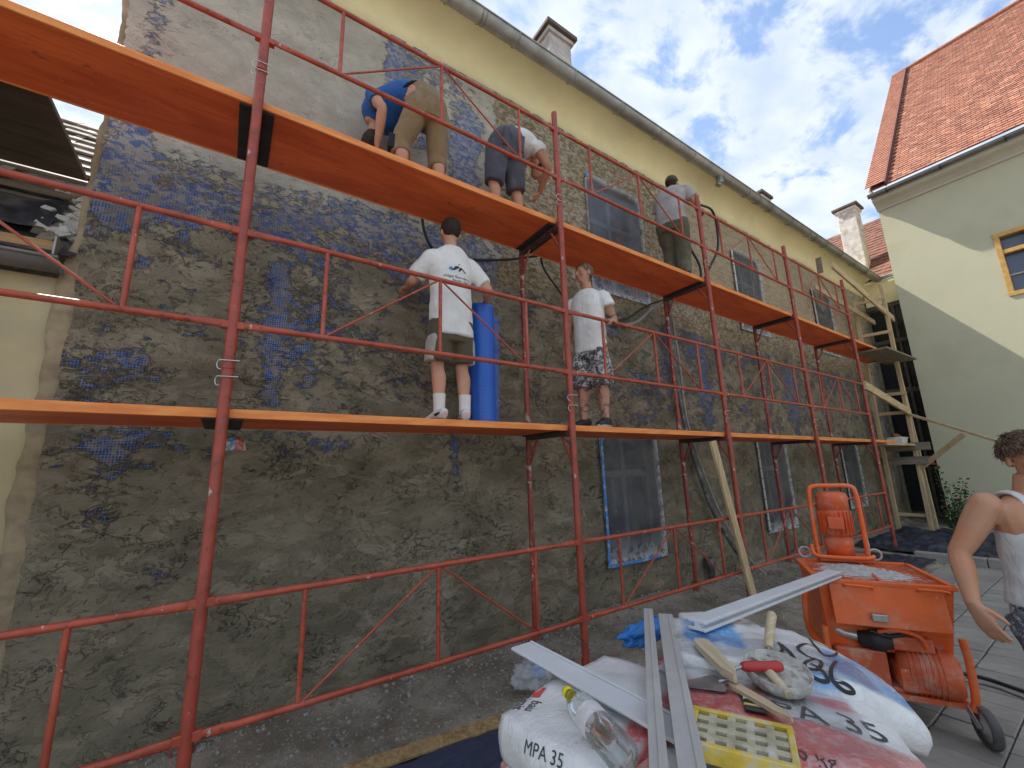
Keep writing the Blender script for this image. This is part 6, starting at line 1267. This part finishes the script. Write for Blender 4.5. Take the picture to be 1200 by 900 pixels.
mp_(MB().tube(spline([(-.36, -.26, .76), (-.40, -.24, .70), (-.41, -.20, .55), (-.39, -.15, .42), (-.33, -.14, .36)], 5), .018, 12), 'side_handle', M_OR)
# upright motor and its roll bar
mx_, my_ = -.04, .36
mp_(MB().box((-.20, .24, .815), (.14, .50, .84), None, 0, .006), 'motor_plate', M_ORD)
mo = mp_(MB().lathe([(.085, .84), (.088, .90), (.092, .92), (.092, .965), (.075, .98), (.085, .995), (.100, 1.00), (.100, 1.18), (.096, 1.19)], TR((mx_, my_, 0)), 30), 'motor', M_ORP)
mp_(MB().lathe([(.097, 1.185), (.105, 1.19), (.107, 1.285), (.095, 1.312), (.06, 1.322), (0, 1.323)], TR((mx_, my_, 0)), 30, caps=False), 'fan_cowl', M_ORP, mo)
for k in range(22): a = 2*math.pi*k/22; mp_(MB().box((.097, -.003, 1.01), (.113, .003, 1.175), TR((mx_, my_, 0), (0, 0, a))), 'cooling_fin', M_ORP, mo)
mp_(MB().box((-.05, -.135, 1.05), (.05, -.09, 1.14), TR((mx_, my_, 0), (0, 0, R(-10))), 0, .008), 'terminal_box', M_ORP, mo)
mp_(MB().tube(spline([(mx_-.155, my_-.06, .83), (mx_-.155, my_-.06, 1.10), (mx_-.15, my_-.06, 1.31), (mx_-.12, my_-.055, 1.365), (mx_, my_-.05, 1.37), (mx_+.12, my_-.055, 1.365), (mx_+.15, my_-.06, 1.31), (mx_+.155, my_-.06, 1.10), (mx_+.155, my_-.06, .83)], 6), .016, 12), 'roll_bar', M_OR)
mp_(MB().tube(spline([(mx_-.20, my_-.10, .93), (mx_-.19, my_-.12, .865), (mx_-.12, my_-.13, .85), (mx_+.12, my_-.13, .85), (mx_+.18, my_-.10, .86)], 5), .014, 10), 'guard_bar', M_OR)
for s, e in ((-.24, .02), (.20, .02)):
    mp_(MB().tube([(mx_+s+.038*math.cos(a), my_-.05, .845+.038*math.sin(a)+.02) for a in [2*math.pi*k/20 for k in range(20)]], .007, 8, 0, False, True), 'lifting_ring', M_MORTW)
mp_(MB().tube(spline([(mx_+.17, my_-.02, .84), (mx_+.18, my_-.0, .95), (mx_+.16, my_+.02, 1.08)], 5), .010, 8), 'lever', M_MORTW)
# ================================================================== TIMBER, ROLL, HOSES
o = tag(MB().bar((0, 0, 0), (-.30, .085, 1.80), .105, .032, (0, 1, 0), 0, .003).build('pine_board', M_SAWNZ), 'pale pine board leaning against the guard rail', 'board'); o.location = (4.89, -.115, .02)
ro = empty('mesh_roll', (1.885, .50, Z1), 0, 'bright blue roll of glass-fibre mesh standing on the lower deck', 'mesh roll')
def mesh_mat(name, a=1):
    t = NT(name); o_ = t.tc.outputs['Object']; s = t.n('ShaderNodeSeparateXYZ', {'Vector': o_}); zl = t.math('GREATER_THAN', t.math('FRACT', t.math('MULTIPLY', s.outputs['Z'], 1/.012)), .35)
    c = t.mix(zl, (.012, .07, .34), (.02, .15, .66)); c = t.mix(t.math('MULTIPLY', t.ramp(t.noise(t.co((8, 8, .3)), 9, 4), .45, .65), .35), c, (.02, .10, .5)); return t.fin(Base_Color=c, Roughness=.4, Alpha=a)
V_ = []; F_ = []; turns = 5; ns = 150
for i in range(ns+1):
    a = 2*math.pi*turns*i/ns; r_ = .045+.085*i/ns
    for z in (.0, 1.12+.012*math.sin(a*.7)): V_.append((r_*math.cos(a), r_*math.sin(a), z))
for i in range(ns): F_.append((2*i, 2*i+2, 2*i+3, 2*i+1))
MB().add(V_, F_, None, 0, True).build('roll', mesh_mat('blue_mesh'), ro)
V_ = []
for i in range(13): u = i/12; V_ += [(.13+.085*u, -.0+.06*u+.015*math.sin(u*5), .0+.01*u), (.13+.10*u, .05*u+.02*math.sin(u*4), 1.12-.03*u)]
MB().add(V_, [(2*i, 2*i+2, 2*i+3, 2*i+1) for i in range(12)], None, 0, True).build('loose_end', mesh_mat('blue_mesh_loose', .55), ro)
M_HOSE = simple('black_rubber_hose', (.022, .023, .025), .5, .3, 12, .1); M_HOSEG = simple('grey_dusty_hose', (.30, .29, .27), .7, .25, 12, .2); M_PIPE = simple('dark_dusty_pipe', (.10, .105, .11), .5, .4, 14, .2, dirt=(.35, .34, .32), dirt_amt=.7, dirt_scale=8)
def hose(name, pts, r_, mat, label): return tag(MB().tube(spline(pts, 8), r_, 10).build(name, mat), label, 'hose')
hose('hose', [(1.36, .66, 3.93), (1.40, .70, 3.82), (1.47, .74, 3.72), (1.62, .79, 3.66), (1.9, .80, 3.70), (2.4, .78, 3.83), (2.75, .68, 3.93)], .014, M_HOSE, 'thin black hose looped along the wall behind the white-shirted man')
hose('hose', [(2.78, .66, 3.90), (2.85, .70, 3.80), (3.02, .70, 3.62), (3.20, .70, 3.45), (3.5, .76, 3.36), (3.9, .79, 3.42), (4.3, .79, 3.5), (4.7, .75, 3.75), (5.0, .68, 3.88)], .012, M_HOSE, 'dark cable sagging below upper deck behind the tattooed man')
hose('hose', [(3.86, .80, 3.42), (4.15, .76, 3.38), (4.45, .74, 3.47), (4.75, .72, 3.70), (5.05, .68, 3.89)], .022, M_HOSEG, 'thick grey dusty hose sagging below the upper deck')
hose('hose', [(5.08, .30, 4.98), (5.02, .26, 4.72), (5.05, .20, 4.45), (5.10, .14, 4.2), (5.06, .12, 3.95), (5.12, .14, 3.95), (5.3, .12, 4.2), (5.55, .10, 4.55), (5.62, .10, 4.90), (5.45, .05, 5.10), (5.12, .03, 5.06)], .016, M_HOSE, 'black hose looped from the capped man to the scaffold upright')
hose('hose', [(5.16, .70, 3.9), (5.18, .74, 3.3), (5.24, .75, 2.4), (5.38, .75, 1.75), (5.66, .74, 1.0), (5.95, .70, .5), (6.25, .62, .08)], .026, M_PIPE, 'dark dusty delivery hose hanging down the wall to the ground')
hose('hose', [(5.20, .72, 3.9), (5.25, .70, 3.0), (5.30, .72, 2.2), (5.50, .70, 1.5), (5.80, .66, .8), (6.1, .55, .3), (6.3, .45, .06)], .014, M_HOSEG, 'thin pale hose hanging beside the delivery hose')
hose('hose', [(4.45, -1.55, .012), (4.62, -1.66, .012), (4.66, -1.80, .012), (4.60, -2.0, .012), (4.5, -2.4, .012), (4.45, -3.0, .012)], .012, M_HOSE, 'black hose lying on the pavers behind the machine')
hose('hose', [(4.30, -1.55, .012), (4.50, -1.70, .012), (4.55, -1.85, .012), (4.48, -2.05, .012), (4.38, -2.5, .012), (4.35, -3.0, .012)], .009, M_HOSEG, 'pale cable lying on the pavers behind the machine')
o = tag(MB().lathe([(.045, -.02), (.045, .24), (.055, .25), (.055, .34), (.048, .34), (.048, .25)], None, 18).build('pipe_stub', M_PIPE), 'short dark drain pipe standing at the foot of the wall', 'pipe'); o.location = (5.52, .76, .0)
o = bar_between('straightedge', (2.52, .77, 4.60), (3.42, .66, 3.945), .09, .022, M_OLDX, 'pale wooden straightedge propped against the wall on the upper deck'); o['label'] = 'pale wooden straightedge propped against the wall on the upper deck'
# tub and brick on the timber tower
tb_ = empty('mortar_tub', (12.32, .22, 1.888), 0, 'white plastic mortar tub on the lower boards of the timber tower', 'tub')
M_TUB = simple('white_tub', (.72, .72, .70), .5, .15, 9, .1, dirt=(.45, .43, .4), dirt_amt=.5)
for q4 in (((-.2, -.14, .13), (.2, -.14, .13), (.17, -.11, 0), (-.17, -.11, 0)), ((.2, -.14, .13), (.2, .14, .13), (.17, .11, 0), (.17, -.11, 0)), ((.2, .14, .13), (-.2, .14, .13), (-.17, .11, 0), (.17, .11, 0)), ((-.2, .14, .13), (-.2, -.14, .13), (-.17, -.11, 0), (-.17, .11, 0))): wallq(*q4, .008).build('side', M_TUB, tb_)
MB().box((-.17, -.11, .0), (.17, .11, .01)).build('floor', M_TUB, tb_)
MB().tube([(-.205, -.145, .13), (.205, -.145, .13), (.205, .145, .13), (-.205, .145, .13)], .010, 8, 0, False, True).build('rim', M_TUB, tb_)
crumple('lump_of_clay', (12.30, .22, 1.897), (.11, .09, .12), simple('red_brown_lump', (.32, .12, .06), .9, .3, 9, .5, 30), 'red-brown lump of broken brick lying in the white tub', 'brick lump', 3, .6, 3)
# rose
rb = empty('rose_bush', (12.2, -.42, 0), 0, 'rose bush with two pink flowers against the pale yellow house', 'rose bush'); M_LEAF = simple('rose_leaves', (.055, .10, .030), .5, .5, 14, .1); M_STEM = simple('rose_stems', (.07, .10, .035), .6, .3, 9, .1); M_PETAL = simple('pink_petals', (.70, .05, .14), .5, .25, 30, .1); rs = random.Random(3); lf = MB()
def leaf(mb, p, d, L_):
    d = V3(d).normalized(); s_ = d.cross(V3((rs.uniform(-1, 1), rs.uniform(-1, 1), rs.uniform(.2, 1)))).normalized(); n = s_.cross(d); p = V3(p)
    mb.add([p, p+d*L_*.35+s_*L_*.30+n*L_*.05, p+d*L_*.75+s_*L_*.22, p+d*L_, p+d*L_*.75-s_*L_*.22, p+d*L_*.35-s_*L_*.30+n*L_*.05, p+d*L_*.5-n*L_*.06], [(0, 1, 6), (1, 2, 6), (2, 3, 6), (3, 4, 6), (4, 5, 6), (5, 0, 6)])
tips = [(.02, .13, 1.40), (.0, .08, .56), (.05, -.12, .70), (-.15, -.22, .95), (.1, -.3, .85), (-.2, .05, .6), (-.1, -.05, 1.05), (-.3, -.15, .75), (.0, -.25, 1.1)]
for tp in tips:
    pts = spline([(rs.uniform(-.04, .04), rs.uniform(-.04, .04), 0), (tp[0]*.4+rs.uniform(-.05, .05), tp[1]*.4, tp[2]*.5), tp], 8); MB().tube(pts, [.008-.005*i/len(pts) for i in range(len(pts))], 6).build('stem', M_STEM, rb)
    for p in pts[4:]:
        for k in range(7): d = V3((rs.uniform(-1, 1), rs.uniform(-1, 1), rs.uniform(-.4, .6))); leaf(lf, V3(p)+d*.05, d, rs.uniform(.035, .07))
tag(lf.build('leaves', M_LEAF, rb), kind='stuff')
for tp in tips[:3]:
    fl = MB()
    for k in range(16):
        a = k*2.4; r_ = .012+.0022*k; d = V3((math.cos(a), math.sin(a), 0)); p = V3(tp)+V3((0, 0, .02)); s_ = V3((-d.y, d.x, 0)); w = .012+.0016*k; h_ = .045-.0012*k
        fl.add([p+d*r_*.4-s_*w*.5, p+d*r_*.4+s_*w*.5, p+d*r_*1.1+s_*w+V3((0, 0, h_*.6)), p+d*r_*1.5+V3((0, 0, h_)), p+d*r_*1.1-s_*w+V3((0, 0, h_*.6))], [(0, 1, 2, 3, 4)])
    fl.build('flower', M_PETAL, rb)
